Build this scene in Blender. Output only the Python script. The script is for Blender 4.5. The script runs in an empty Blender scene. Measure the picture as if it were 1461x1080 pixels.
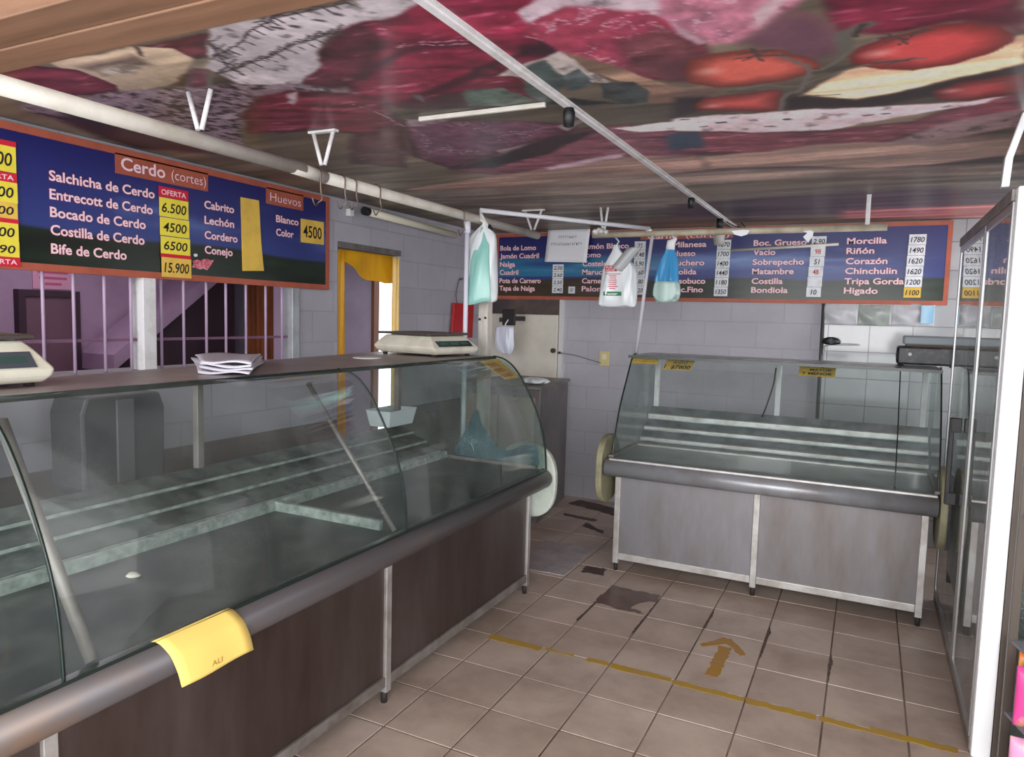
import bpy, bmesh, math, random
import numpy as np
from mathutils import Vector, Matrix

S = bpy.context.scene
COL = S.collection
# ------------------------------------------------------------------ camera, world, lights, exposure
cam_data = bpy.data.cameras.new('camera')
cam = bpy.data.objects.new('camera', cam_data)
COL.objects.link(cam)
cam_data.sensor_fit = 'HORIZONTAL'
cam_data.sensor_width = 36.0
cam_data.lens = 36.0 * 1027.32 / 1461.0
cam_data.clip_start = 0.05
YAW, PITCH, ROLL = -.4583, -.0863, .0259
_f = Vector((math.sin(YAW) * math.cos(PITCH), math.cos(YAW) * math.cos(PITCH), math.sin(PITCH)))
_r = Vector((math.cos(YAW), -math.sin(YAW), 0))
_u = _r.cross(_f)
_r2 = _r * math.cos(ROLL) + _u * math.sin(ROLL)
_u2 = -_r * math.sin(ROLL) + _u * math.cos(ROLL)
cam.matrix_world = Matrix(((_r2.x, _u2.x, -_f.x, 0), (_r2.y, _u2.y, -_f.y, 0), (_r2.z, _u2.z, -_f.z, 1.6), (0, 0, 0, 1)))
S.camera = cam

world = bpy.data.worlds.new('daylight')
S.world = world
world.use_nodes = True
wb = world.node_tree.nodes['Background']
wb.inputs['Color'].default_value = (.93, .96, 1.0, 1)
wb.inputs['Strength'].default_value = 2.6

def area(name, loc, rot, sx, sy, power, color=(1, 1, 1)):
    d = bpy.data.lights.new(name, 'AREA')
    d.shape = 'RECTANGLE'; d.size = sx; d.size_y = sy; d.energy = power; d.color = color
    o = bpy.data.objects.new(name, d); COL.objects.link(o)
    o.location = loc; o.rotation_euler = rot
    return o
# daylight of the street before the open shop front, wide and soft
area('street_daylight', (1.2, -4.5, 2.4), (math.radians(86), 0, math.radians(14)), 8.0, 3.2, 300, (1, .985, .97))
# fill light at an unseen side window, added to brighten the back
area('added_window_fill', (1.55, 5.35, 1.65), (0, math.radians(90), 0), 1.1, 1.1, 22, (.97, .985, 1))
# the room behind the barred window has its own lamp
area('back_room_lamp', (-4.4, 2.9, 2.42), (0, 0, 0), .9, .5, 9, (1, .90, 1))

vs = S.view_settings
vs.view_transform = 'Standard'
vs.look = 'None'
vs.gamma = 1.0
vs.use_curve_mapping = False
vs.exposure = 0.42
S.cycles.transparent_max_bounces = 24
S.cycles.max_bounces = 10
S.cycles.sample_clamp_indirect = 6.0

# ------------------------------------------------------------------ materials
def lin(c):
    out = []
    for v in c[:3]:
        v = v / 255.0
        out.append(v / 12.92 if v <= .04045 else ((v + .055) / 1.055) ** 2.4)
    return tuple(out) + (1.0,)
MATS = {}
def mat(name, col, rough=.6, metal=0.0, grime=None, amt=.5, scale=6.0, stretch=(1, 1, 1), spec=.5, bump=0.0, fine=0.0, coat=0.0):
    """a plain surface; grime = second colour mixed in by noise; fine = small value noise"""
    if name in MATS: return MATS[name]
    m = bpy.data.materials.new(name); m.use_nodes = True
    nt = m.node_tree; N = nt.nodes; K = nt.links
    p = N['Principled BSDF']
    p.inputs['Base Color'].default_value = lin(col)
    p.inputs['Roughness'].default_value = rough
    p.inputs['Metallic'].default_value = metal
    p.inputs['Specular IOR Level'].default_value = spec
    p.inputs['Coat Weight'].default_value = coat
    if grime or bump or fine:
        tc = N.new('ShaderNodeTexCoord'); mp = N.new('ShaderNodeMapping')
        mp.inputs['Scale'].default_value = stretch
        K.new(tc.outputs['Object'], mp.inputs['Vector'])
        nz = N.new('ShaderNodeTexNoise'); nz.inputs['Scale'].default_value = scale; nz.inputs['Detail'].default_value = 6; nz.inputs['Roughness'].default_value = .62
        K.new(mp.outputs['Vector'], nz.inputs['Vector'])
        src = None
        if grime:
            rp = N.new('ShaderNodeValToRGB')
            rp.color_ramp.elements[0].position = max(0, .62 - amt * .5); rp.color_ramp.elements[0].color = (0, 0, 0, 1)
            rp.color_ramp.elements[1].position = min(1, .85 - amt * .25); rp.color_ramp.elements[1].color = (1, 1, 1, 1)
            K.new(nz.outputs['Fac'], rp.inputs['Fac'])
            mx = N.new('ShaderNodeMix'); mx.data_type = 'RGBA'
            mx.inputs['A'].default_value = lin(col); mx.inputs['B'].default_value = lin(grime)
            K.new(rp.outputs['Color'], mx.inputs['Factor'])
            K.new(mx.outputs['Result'], p.inputs['Base Color']); src = mx.outputs['Result']
        if fine:
            n2 = N.new('ShaderNodeTexNoise'); n2.inputs['Scale'].default_value = scale * 7; n2.inputs['Detail'].default_value = 4
            K.new(mp.outputs['Vector'], n2.inputs['Vector'])
            mr = N.new('ShaderNodeMapRange'); mr.inputs['To Min'].default_value = 1 - fine; mr.inputs['To Max'].default_value = 1 + fine
            K.new(n2.outputs['Fac'], mr.inputs['Value'])
            mu = N.new('ShaderNodeVectorMath'); mu.operation = 'MULTIPLY'
            if src: K.new(src, mu.inputs[0])
            else: mu.inputs[0].default_value = lin(col)[:3]
            K.new(mr.outputs['Result'], mu.inputs[1]); K.new(mu.outputs['Vector'], p.inputs['Base Color'])
        if bump:
            b = N.new('ShaderNodeBump'); b.inputs['Strength'].default_value = bump; b.inputs['Distance'].default_value = .01
            K.new(nz.outputs['Fac'], b.inputs['Height']); K.new(b.outputs['Normal'], p.inputs['Normal'])
    MATS[name] = m
    return m

def glass(name, tint=(236, 244, 240), dust_haze=(150, 155, 150), dust_haze_amt=.06, ior=1.45, rough=.02, gain=1.0):
    if name in MATS: return MATS[name]
    m = bpy.data.materials.new(name); m.use_nodes = True
    nt = m.node_tree; N = nt.nodes; K = nt.links
    N.remove(N['Principled BSDF'])
    tr = N.new('ShaderNodeBsdfTransparent'); tr.inputs['Color'].default_value = lin(tint)
    df = N.new('ShaderNodeBsdfDiffuse'); df.inputs['Color'].default_value = lin(dust_haze)
    gl = N.new('ShaderNodeBsdfGlossy'); gl.inputs['Roughness'].default_value = rough
    fr = N.new('ShaderNodeFresnel'); fr.inputs['IOR'].default_value = ior
    ge = N.new('ShaderNodeNewGeometry')
    tc = N.new('ShaderNodeTexCoord'); nz = N.new('ShaderNodeTexNoise'); nz.inputs['Scale'].default_value = 5; nz.inputs['Detail'].default_value = 8
    K.new(tc.outputs['Object'], nz.inputs['Vector'])
    mr = N.new('ShaderNodeMapRange'); mr.inputs['From Min'].default_value = .35; mr.inputs['From Max'].default_value = .75
    mr.inputs['To Min'].default_value = dust_haze_amt * .4; mr.inputs['To Max'].default_value = dust_haze_amt * 2
    K.new(nz.outputs['Fac'], mr.inputs['Value'])
    m1 = N.new('ShaderNodeMixShader'); K.new(mr.outputs['Result'], m1.inputs['Fac']); K.new(tr.outputs[0], m1.inputs[1]); K.new(df.outputs[0], m1.inputs[2])
    mg = N.new('ShaderNodeMath'); mg.operation = 'MULTIPLY'; mg.inputs[1].default_value = gain; mg.use_clamp = True
    # only outward-facing sides mirror, so a pane mirrors once
    bf = N.new('ShaderNodeMath'); bf.operation = 'SUBTRACT'; bf.inputs[0].default_value = 1.0; K.new(ge.outputs['Backfacing'], bf.inputs[1])
    m0 = N.new('ShaderNodeMath'); m0.operation = 'MULTIPLY'; K.new(fr.outputs[0], m0.inputs[0]); K.new(bf.outputs[0], m0.inputs[1])
    K.new(m0.outputs[0], mg.inputs[0])
    m2 = N.new('ShaderNodeMixShader'); K.new(mg.outputs[0], m2.inputs['Fac']); K.new(m1.outputs[0], m2.inputs[1]); K.new(gl.outputs[0], m2.inputs[2])
    K.new(m2.outputs[0], N['Material Output'].inputs['Surface'])
    MATS[name] = m
    return m

def block_wall(name, axis, col, joint, bw, bh, rough=.7, mort=.008, lower=None, lower_z=.87, offset=.5, bump=.3, var=.06, spec=.4):
    """painted block or tile wall; axis 'x' runs along world x, 'y' along world y"""
    if name in MATS: return MATS[name]
    m = bpy.data.materials.new(name); m.use_nodes = True
    nt = m.node_tree; N = nt.nodes; K = nt.links; p = N['Principled BSDF']
    p.inputs['Roughness'].default_value = rough; p.inputs['Specular IOR Level'].default_value = spec
    tc = N.new('ShaderNodeTexCoord'); sp = N.new('ShaderNodeSeparateXYZ'); cb = N.new('ShaderNodeCombineXYZ')
    K.new(tc.outputs['Object'], sp.inputs[0]); K.new(sp.outputs['X' if axis == 'x' else 'Y'], cb.inputs['X']); K.new(sp.outputs['Z'], cb.inputs['Y'])
    br = N.new('ShaderNodeTexBrick'); br.offset = offset
    br.inputs['Scale'].default_value = 1; br.inputs['Brick Width'].default_value = bw; br.inputs['Row Height'].default_value = bh
    br.inputs['Mortar Size'].default_value = mort; br.inputs['Mortar Smooth'].default_value = .4
    c = lin(col); d = tuple(v * (1 - var * 2) for v in c[:3]) + (1,)
    br.inputs['Color1'].default_value = c; br.inputs['Color2'].default_value = d; br.inputs['Mortar'].default_value = lin(joint)
    K.new(cb.outputs[0], br.inputs['Vector'])
    nz = N.new('ShaderNodeTexNoise'); nz.inputs['Scale'].default_value = 4; nz.inputs['Detail'].default_value = 8; nz.inputs['Roughness'].default_value = .65
    K.new(tc.outputs['Object'], nz.inputs['Vector'])
    mr = N.new('ShaderNodeMapRange'); mr.inputs['To Min'].default_value = .82; mr.inputs['To Max'].default_value = 1.12
    K.new(nz.outputs['Fac'], mr.inputs['Value'])
    mu = N.new('ShaderNodeVectorMath'); mu.operation = 'MULTIPLY'; K.new(br.outputs['Color'], mu.inputs[0]); K.new(mr.outputs['Result'], mu.inputs[1])
    outc = mu.outputs['Vector']
    if lower:
        lt = N.new('ShaderNodeMath'); lt.operation = 'LESS_THAN'; lt.inputs[1].default_value = lower_z; K.new(sp.outputs['Z'], lt.inputs[0])
        mx = N.new('ShaderNodeMix'); mx.data_type = 'RGBA'; K.new(lt.outputs[0], mx.inputs['Factor']); K.new(outc, mx.inputs['A']); mx.inputs['B'].default_value = lin(lower)
        outc = mx.outputs['Result']
    K.new(outc, p.inputs['Base Color'])
    b = N.new('ShaderNodeBump'); b.inputs['Strength'].default_value = bump; b.inputs['Distance'].default_value = .004; b.invert = True
    K.new(br.outputs['Fac'], b.inputs['Height']); K.new(b.outputs['Normal'], p.inputs['Normal'])
    MATS[name] = m
    return m

def attr_mat(name, rough=.4, spec=.5, detail=.12, scale=60, coat=0.0):
    """printed surface: its picture lies in the colour attribute 'print'"""
    m = bpy.data.materials.new(name); m.use_nodes = True
    nt = m.node_tree; N = nt.nodes; K = nt.links; p = N['Principled BSDF']
    p.inputs['Roughness'].default_value = rough; p.inputs['Specular IOR Level'].default_value = spec; p.inputs['Coat Weight'].default_value = coat
    p.inputs['Coat Roughness'].default_value = .12
    a = N.new('ShaderNodeAttribute'); a.attribute_name = 'print'
    tc = N.new('ShaderNodeTexCoord'); nz = N.new('ShaderNodeTexNoise'); nz.inputs['Scale'].default_value = scale; nz.inputs['Detail'].default_value = 4
    K.new(tc.outputs['Object'], nz.inputs['Vector'])
    mr = N.new('ShaderNodeMapRange'); mr.inputs['To Min'].default_value = 1 - detail; mr.inputs['To Max'].default_value = 1 + detail
    K.new(nz.outputs['Fac'], mr.inputs['Value'])
    mu = N.new('ShaderNodeVectorMath'); mu.operation = 'MULTIPLY'; K.new(a.outputs['Color'], mu.inputs[0]); K.new(mr.outputs['Result'], mu.inputs[1])
    K.new(mu.outputs['Vector'], p.inputs['Base Color'])
    return m

# ------------------------------------------------------------------ mesh helpers (all shapes are given in world coordinates)
class MB:
    def __init__(s): s.v = []; s.f = []; s.mi = []; s.sm = []; s.cur = 0
    def add(s, vs, fs, smooth=False):
        b = len(s.v); s.v += [tuple(map(float, q)) for q in vs]
        for f in fs:
            s.f.append([b + i for i in f]); s.mi.append(s.cur); s.sm.append(smooth)
        return s
    def box(s, x0, x1, y0, y1, z0, z1):
        return s.add([(x, y, z) for x in (x0, x1) for y in (y0, y1) for z in (z0, z1)],
                     [(0, 1, 3, 2), (4, 6, 7, 5), (0, 4, 5, 1), (2, 3, 7, 6), (0, 2, 6, 4), (1, 5, 7, 3)])
    def loft(s, rings, cap=True, smooth=True, closed=True):
        n = len(rings[0]); b = len(s.v)
        for r in rings: s.v += [tuple(map(float, q)) for q in r]
        for i in range(len(rings) - 1):
            for j in range(n if closed else n - 1):
                k = (j + 1) % n
                s.f.append([b + i * n + j, b + i * n + k, b + (i + 1) * n + k, b + (i + 1) * n + j]); s.mi.append(s.cur); s.sm.append(smooth)
        if cap:
            s.f.append([b + j for j in range(n)][::-1]); s.mi.append(s.cur); s.sm.append(False)
            s.f.append([b + (len(rings) - 1) * n + j for j in range(n)]); s.mi.append(s.cur); s.sm.append(False)
        return s
    def tube(s, pts, r, n=14, cap=True):
        pts = [Vector(p) for p in pts]; rings = []; ref = None
        for i, p in enumerate(pts):
            t = (pts[min(i + 1, len(pts) - 1)] - pts[max(i - 1, 0)]).normalized()
            if ref is None:
                ref = Vector((0, 0, 1)) if abs(t.z) < .9 else Vector((1, 0, 0))
            a = (ref - t * ref.dot(t)).normalized(); bb = t.cross(a); ref = a
            rr = r[i] if isinstance(r, (list, tuple)) else r
            rings.append([p + (a * math.cos(2 * math.pi * k / n) + bb * math.sin(2 * math.pi * k / n)) * rr for k in range(n)])
        return s.loft(rings, cap)
    def prism(s, poly, fn, a, b):
        """poly: 2D outline; fn(u, v, w) gives the world point; extruded from w=a to w=b"""
        n = len(poly)
        vs = [fn(u, v, a) for u, v in poly] + [fn(u, v, b) for u, v in poly]
        return s.add(vs, [list(range(n))[::-1], [n + i for i in range(n)]] + [[i, (i + 1) % n, n + (i + 1) % n, n + i] for i in range(n)])
    def strip(s, curve, th, fn, a, b):
        """a curved sheet: curve is a list of (u, v); thickness th; extruded in w"""
        c = [Vector(p) for p in curve]; off = []
        for i, p in enumerate(c):
            t = (c[min(i + 1, len(c) - 1)] - c[max(i - 1, 0)]).normalized(); off.append(p + Vector((t.y, -t.x)) * th)
        ring = lambda w: [fn(p.x, p.y, w) for p in c] + [fn(p.x, p.y, w) for p in off[::-1]]
        n = len(c); A_, B_ = ring(a), ring(b); bs = len(s.v); s.v += [tuple(map(float, q)) for q in A_ + B_]
        m2 = 2 * n
        for i in range(m2):
            k = (i + 1) % m2
            s.f.append([bs + i, bs + k, bs + m2 + k, bs + m2 + i]); s.mi.append(s.cur); s.sm.append(i not in (n - 1, m2 - 1))
        for base in (0, m2):
            for i in range(n - 1):
                s.f.append([bs + base + i, bs + base + i + 1, bs + base + m2 - 2 - i, bs + base + m2 - 1 - i]); s.mi.append(s.cur); s.sm.append(False)
        return s
    def grid(s, rows, smooth=True):
        return s.loft(rows, cap=False, smooth=smooth, closed=False)
    def build(s, name, mats, parent=None, bevel=0, solid=0, subsurf=0, label=None):
        me = bpy.data.meshes.new(name)
        org = Vector(parent['_o']) if parent is not None else Vector((0, 0, 0))
        me.from_pydata([(x - org.x, y - org.y, z - org.z) for x, y, z in s.v], [], s.f)
        for m in (mats if isinstance(mats, (list, tuple)) else [mats]): me.materials.append(m)
        for p, i, q in zip(me.polygons, s.mi, s.sm): p.material_index = i; p.use_smooth = q
        bm = bmesh.new(); bm.from_mesh(me)
        bmesh.ops.recalc_face_normals(bm, faces=bm.faces); bm.to_mesh(me); bm.free()
        o = bpy.data.objects.new(name, me); COL.objects.link(o)
        if parent is not None:
            o.parent = parent
        o['_o'] = tuple(org)
        if label: o['label'] = label
        if solid:
            d = o.modifiers.new('solid', 'SOLIDIFY'); d.thickness = solid; d.offset = 0
        if subsurf:
            d = o.modifiers.new('sub', 'SUBSURF'); d.levels = subsurf; d.render_levels = subsurf
        if bevel:
            d = o.modifiers.new('bevel', 'BEVEL'); d.width = bevel; d.segments = 2; d.limit_method = 'ANGLE'; d.angle_limit = math.radians(40)
        return o

def tag(o, label, cat, group=None):
    o['label'] = label; o['category'] = cat
    if group: o['group'] = group
    return o
def thing(name, label, cat, loc, group=None):
    o = bpy.data.objects.new(name, None); COL.objects.link(o)
    o.location = loc; o['_o'] = tuple(map(float, loc)); o.empty_display_size = .05
    return tag(o, label, cat, group)
def struct(o): o['kind'] = 'structure'; return o
def smooth_curve(pts, n=6):
    out = []
    P = [Vector(p) for p in pts]
    for i in range(len(P) - 1):
        p0, p1, p2, p3 = P[max(i - 1, 0)], P[i], P[i + 1], P[min(i + 2, len(P) - 1)]
        for k in range(n):
            t = k / n
            out.append(.5 * ((2 * p1) + (p2 - p0) * t + (2 * p0 - 5 * p1 + 4 * p2 - p3) * t * t + (3 * p1 - p0 - 3 * p2 + p3) * t ** 3))
    out.append(P[-1])
    return [tuple(p) for p in out]

# lettering: a mesh of letters, laid on a surface
def text_mesh(txt, offset=0.0, shear=0.0):
    c = bpy.data.curves.new('lettering', 'FONT'); c.body = txt; c.size = 1; c.offset = offset; c.fill_mode = 'FRONT'; c.resolution_u = 3; c.shear = shear
    o = bpy.data.objects.new('lettering', c); COL.objects.link(o)
    dg = bpy.context.evaluated_depsgraph_get(); dg.update()
    me = bpy.data.meshes.new_from_object(o.evaluated_get(dg))
    vs = [tuple(v.co) for v in me.vertices]; fs = [list(p.vertices) for p in me.polygons]
    bpy.data.objects.remove(o); bpy.data.curves.remove(c); bpy.data.meshes.remove(me)
    return vs, fs
def letter(txt, origin, ux, uy, width, height, name, mats, parent, bold=.012, halo=0, shear=0.0, eps=.0008, mb=None, skew=0.0):
    """letters whose box starts at origin (lower left), width along ux, height (of a capital) along uy"""
    ux, uy = Vector(ux), Vector(uy); nz = ux.cross(uy); org = Vector(origin)
    own = mb is None
    if own: mb = MB()
    vs, fs = text_mesh(txt, bold, shear)
    if not vs: return None
    x0 = min(v[0] for v in vs); x1 = max(v[0] for v in vs)
    cap = .73
    def lay(vs, e): return [org + ux * ((v[0] - x0) / (x1 - x0) * width) + uy * (v[1] / cap * height + (v[0] - x0) / (x1 - x0) * skew) + nz * e for v in vs]
    if halo:
        hv, hf = text_mesh(txt, bold + halo, shear)
        mb.cur = 1; mb.add(lay(hv, eps), hf)
    mb.cur = 0; mb.add(lay(vs, eps * (2 if halo else 1)), fs)
    if own: return mb.build(name, mats, parent)
    return mb
# ------------------------------------------------------------------ palette
STEEL = mat('worn_steel', (132, 130, 134), .45, .6, (108, 98, 92), .45, 3.5, (1, 1, .25), fine=.06)
STEEL_DARK = mat('dark_grubby_steel', (104, 94, 92), .42, .7, (74, 58, 52), .5, 3.0, (1, 1, .25), fine=.07)
ALU = mat('aluminium_trim', (196, 194, 192), .38, .6, (150, 140, 132), .4, 8)
ALU_DARK = mat('dull_aluminium_rail', (150, 144, 140), .5, .5, (110, 100, 92), .5, 8)
BUMPER = mat('grey_bumper_steel', (150, 151, 156), .3, .3, (120, 114, 112), .4, 4, (1, 1, 1))
BUMPER_DARK = mat('scuffed_dark_bumper', (92, 88, 90), .36, .35, (124, 92, 62), .12, 3.2, (1, .5, 1))
DECK = mat('grimy_deck', (44, 50, 48), .5, .2, (84, 92, 86), .35, 5, fine=.12)
DECK_STEEL = mat('stained_deck_steel', (122, 126, 128), .35, .4, (78, 82, 82), .5, 4, fine=.1)
LEDGE = mat('grimy_ledge', (52, 62, 60), .55, .2, (112, 124, 118), .42, 9, fine=.2)
LEDGE_STEEL = mat('ledge_steel', (156, 162, 166), .38, .4, (98, 102, 102), .45, 7, fine=.1)
SCUM = mat('flaking_white_edge', (168, 178, 172), .6, 0, (100, 112, 106), .55, 22)
PVC = mat('white_pipe', (204, 199, 190), .45, 0, (180, 172, 158), .4, 7)
PVC_OLD = mat('yellowed_pipe', (196, 186, 166), .5, 0, (150, 138, 118), .5, 9)
WHITE_METAL = mat('white_paint', (224, 222, 224), .45, 0, (190, 184, 180), .3, 10)
PALE_PLASTIC = mat('pale_green_plastic', (190, 198, 188), .45, 0, (150, 150, 138), .4, 6)
OLIVE_PLASTIC = mat('olive_plastic', (146, 142, 112), .5, 0, (104, 98, 80), .45, 6)
BLACK = mat('black_plastic', (24, 24, 26), .45)
DARKGREY = mat('dark_grey_plastic', (66, 66, 70), .55, 0, (52, 52, 56), .4, 4)
CREAM = mat('cream_casing', (216, 212, 196), .45, 0, (186, 178, 160), .3, 8)
YELLOW_CARD = mat('yellow_card', (232, 192, 84), .7, 0, (214, 172, 78), .4, 10)
YELLOW_PAPER = mat('yellow_paper', (240, 208, 112), .8)
PAPER = mat('white_paper', (242, 242, 248), .8)
STRIP_PAPER = mat('grey_white_paper', (236, 238, 242), .7, 0, (206, 208, 214), .4, 20)
INK = mat('black_marker_ink', (30, 26, 30), .6)
RED_INK = mat('red_marker_ink', (196, 60, 66), .6)
RED = mat('red_plastic', (190, 28, 40), .45)
RUBBER = mat('dark_rubber', (40, 36, 34), .7)
EDGE = mat('dark_glass_edge', (28, 40, 36), .25)
GLASS = glass('case_glass', (245, 248, 247), (150, 154, 152), .06, gain=.4)
GLASS_END = glass('end_glass', (238, 243, 241), (150, 158, 155), .10, gain=.6)
DOOR_GLASS = glass('fridge_glass', (226, 228, 226), (196, 200, 200), .42, ior=1.6, gain=1.3)  # thick pale haze added so the door glass looks brighter lit
LILAC = mat('lilac_wall', (166, 138, 164), .7, 0, (148, 118, 146), .4, 3)
BAR = mat('lilac_bar_paint', (176, 152, 178), .45)

# ------------------------------------------------------------------ the setting
ZC = 2.354
XL, YB, XR = -3.22, 5.95, 1.2
TP, TX0, TY0 = .3048, -1.2933, .0574
random.seed(4)
m = MB(); m.box(-5.5, 2.6, -.62, 6.1, -.12, -.003)
for i in range(-7, 13):
    for j in range(-2, 20):
        x = TX0 + i * TP; y = TY0 + j * TP
        if x < -3.25 or y > 5.93: continue
        g = .0028 + .0012 * random.random(); m.cur = random.choice((1, 1, 2, 3))
        m.box(x + g, min(x + TP - g, 2.6), y + g, min(y + TP - g, 5.95), -.02, random.uniform(-.0006, .0006))
GROUT = mat('grout', (150, 132, 118), .9, 0, (58, 44, 40), .62, 1.6)
TILES = [mat('floor_tile_' + w, c, .42, 0, d, .5, 2.6, fine=.09) for w, c, d in (
    ('beige', (190, 171, 158), (150, 130, 117)), ('sand', (182, 163, 151), (152, 132, 118)), ('warm', (195, 177, 165), (160, 140, 127)))]
floor = struct(m.build('floor', [GROUT] + TILES, bevel=.0022))

def ragged(pts, seed, amp, step=.02):
    """an outline with a ragged edge"""
    rnd = random.Random(seed); out = []
    for i in range(len(pts)):
        a, b = Vector(pts[i]), Vector(pts[(i + 1) % len(pts)]); n = max(1, int((b - a).length / step))
        for k in range(n):
            p = a.lerp(b, k / n); out.append((p.x + rnd.uniform(-amp, amp), p.y + rnd.uniform(-amp, amp)))
    return out
YPAINT = mat('worn_yellow_floor_paint', (176, 142, 40), .6, 0, (168, 132, 84), .45, 9)
BROWN_STAIN = mat('brown_wet_stain', (82, 54, 42), .3, 0, (120, 92, 78), .35, 6)
flat = lambda u, v, w: (u, v, w)
m = MB()
def decal(m, pts, seed, amp, z=.0012): m.prism(ragged(pts, seed, amp), flat, .0003, z)
for k, (x0, x1, y0, w) in enumerate(((-1.61, -1.33, 3.085, .05), (-1.31, -1.17, 3.098, .018), (-1.10, -.99, 3.098, .034), (-.98, -.70, 3.094, .044), (-.685, -.385, 3.085, .042), (-.378, -.10, 3.082, .044), (-.085, .10, 3.085, .036), (.10, .40, 3.094, .042))):
    decal(m, [(x0, y0 - w / 2), (x1, y0 - w / 2 + .004), (x1, y0 + w / 2), (x0, y0 + w / 2 + .006)], 10 + k, .005)
m.build('painted_line', YPAINT, floor, label='faded yellow line painted across the tiles')
m = MB()
decal(m, [(-.575, 3.225), (-.515, 3.225), (-.512, 3.56), (-.572, 3.56)], 31, .006)
decal(m, [(-.655, 3.525), (-.64, 3.50), (-.545, 3.60), (-.46, 3.50), (-.435, 3.525), (-.53, 3.66), (-.57, 3.66)], 32, .006)
m.build('painted_arrow', mat('worn_ochre_floor_paint', (170, 126, 50), .6, 0, (168, 132, 96), .45, 9), floor, label='faded yellow arrow pointing to the back counter')
m = MB()
decal(m, [(-1.30, 4.06), (-1.0, 4.05), (-.98, 3.96), (-1.06, 3.90), (-1.10, 3.80), (-1.0, 3.74), (-1.18, 3.74), (-1.30, 3.77)], 41, .012)
decal(m, [(-1.17, 4.02), (-1.03, 4.0), (-1.1, 3.86), (-1.2, 3.9)], 42, .02, .0005)
m.build('wet_stain', BROWN_STAIN, floor, label='dark brown stain on one tile')
m = MB()
for k, q in enumerate((((-2.2, 5.88), (-1.75, 5.75), (-1.45, 5.5), (-1.5, 5.42), (-1.95, 5.62), (-2.25, 5.7)), ((-2.15, 5.4), (-1.85, 5.36), (-1.86, 5.3), (-2.14, 5.33)), ((-1.9, 5.24), (-1.72, 5.1), (-1.69, 5.03), (-1.9, 5.14)), ((-1.55, 4.3), (-1.42, 4.32), (-1.40, 4.2), (-1.54, 4.18)), ((-.675, 3.72), (-.672, 3.95), (-.68, 3.99), (-.688, 3.74)), ((-.372, 3.5), (-.364, 3.85), (-.374, 3.92), (-.38, 3.6)), ((-.07, 3.42), (-.06, 3.66), (-.07, 3.74), (-.078, 3.6)), ((-1.298, 3.45), (-1.288, 3.75), (-1.298, 3.78), (-1.303, 3.5)), ((-.992, 3.42), (-.984, 3.8), (-.99, 3.95), (-.998, 3.5)))):
    decal(m, q, 50 + k, .009 if k < 4 else .003, .0009)
m.build('dirt_patch', mat('dark_floor_dirt', (66, 46, 40), .5, 0, (110, 88, 76), .35, 8), floor, label='dark dirt in the joints and at the back wall')

# ---- ceiling: a printed laminate picture of meat, tomatoes and herbs
def vnoise(x, y, seed=0):
    rs = np.random.RandomState(seed); T = rs.rand(256, 256)
    xi = np.floor(x).astype(int); yi = np.floor(y).astype(int); fx = x - xi; fy = y - yi
    fx = fx * fx * (3 - 2 * fx); fy = fy * fy * (3 - 2 * fy)
    g = lambda a, b: T[a % 256, b % 256]
    return (g(xi, yi) * (1 - fx) + g(xi + 1, yi) * fx) * (1 - fy) + (g(xi, yi + 1) * (1 - fx) + g(xi + 1, yi + 1) * fx) * fy
def fbm(x, y, seed=0, oct=4):
    t = 0; a = .5; n = 0
    for k in range(oct): t = t + a * vnoise(x * 2 ** k + 17.3 * k, y * 2 ** k + 9.1 * k, seed + k); n += a; a *= .55
    return t / n
def inside_soft(X, Y, pts, soft):
    """soft mask of a polygon"""
    inside = np.zeros(X.shape, bool); dist = np.full(X.shape, 9e9); n = len(pts)
    for i in range(n):
        x0, y0 = pts[i]; x1, y1 = pts[(i + 1) % n]
        if y0 != y1:
            c = ((y0 > Y) != (y1 > Y)) & (X < (x1 - x0) * (Y - y0) / (y1 - y0) + x0); inside ^= c
        dx, dy = x1 - x0, y1 - y0; L2 = dx * dx + dy * dy + 1e-12
        t = np.clip(((X - x0) * dx + (Y - y0) * dy) / L2, 0, 1)
        dist = np.minimum(dist, (X - x0 - t * dx) ** 2 + (Y - y0 - t * dy) ** 2)
    d = np.sqrt(dist); d = np.where(inside, d, -d)
    return np.clip(d / soft * .5 + .5, 0, 1), d
def seg_dist(X, Y, pts):
    dist = np.full(X.shape, 9e9)
    for (x0, y0), (x1, y1) in zip(pts[:-1], pts[1:]):
        dx, dy = x1 - x0, y1 - y0; t = np.clip(((X - x0) * dx + (Y - y0) * dy) / (dx * dx + dy * dy + 1e-12), 0, 1)
        dist = np.minimum(dist, (X - x0 - t * dx) ** 2 + (Y - y0 - t * dy) ** 2)
    return np.sqrt(dist)
def np_lin(c):
    c = np.clip(np.asarray(c, float) / 255, 0, 1)
    return np.where(c <= .04045, c / 12.92, ((c + .055) / 1.055) ** 2.4)
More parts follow.
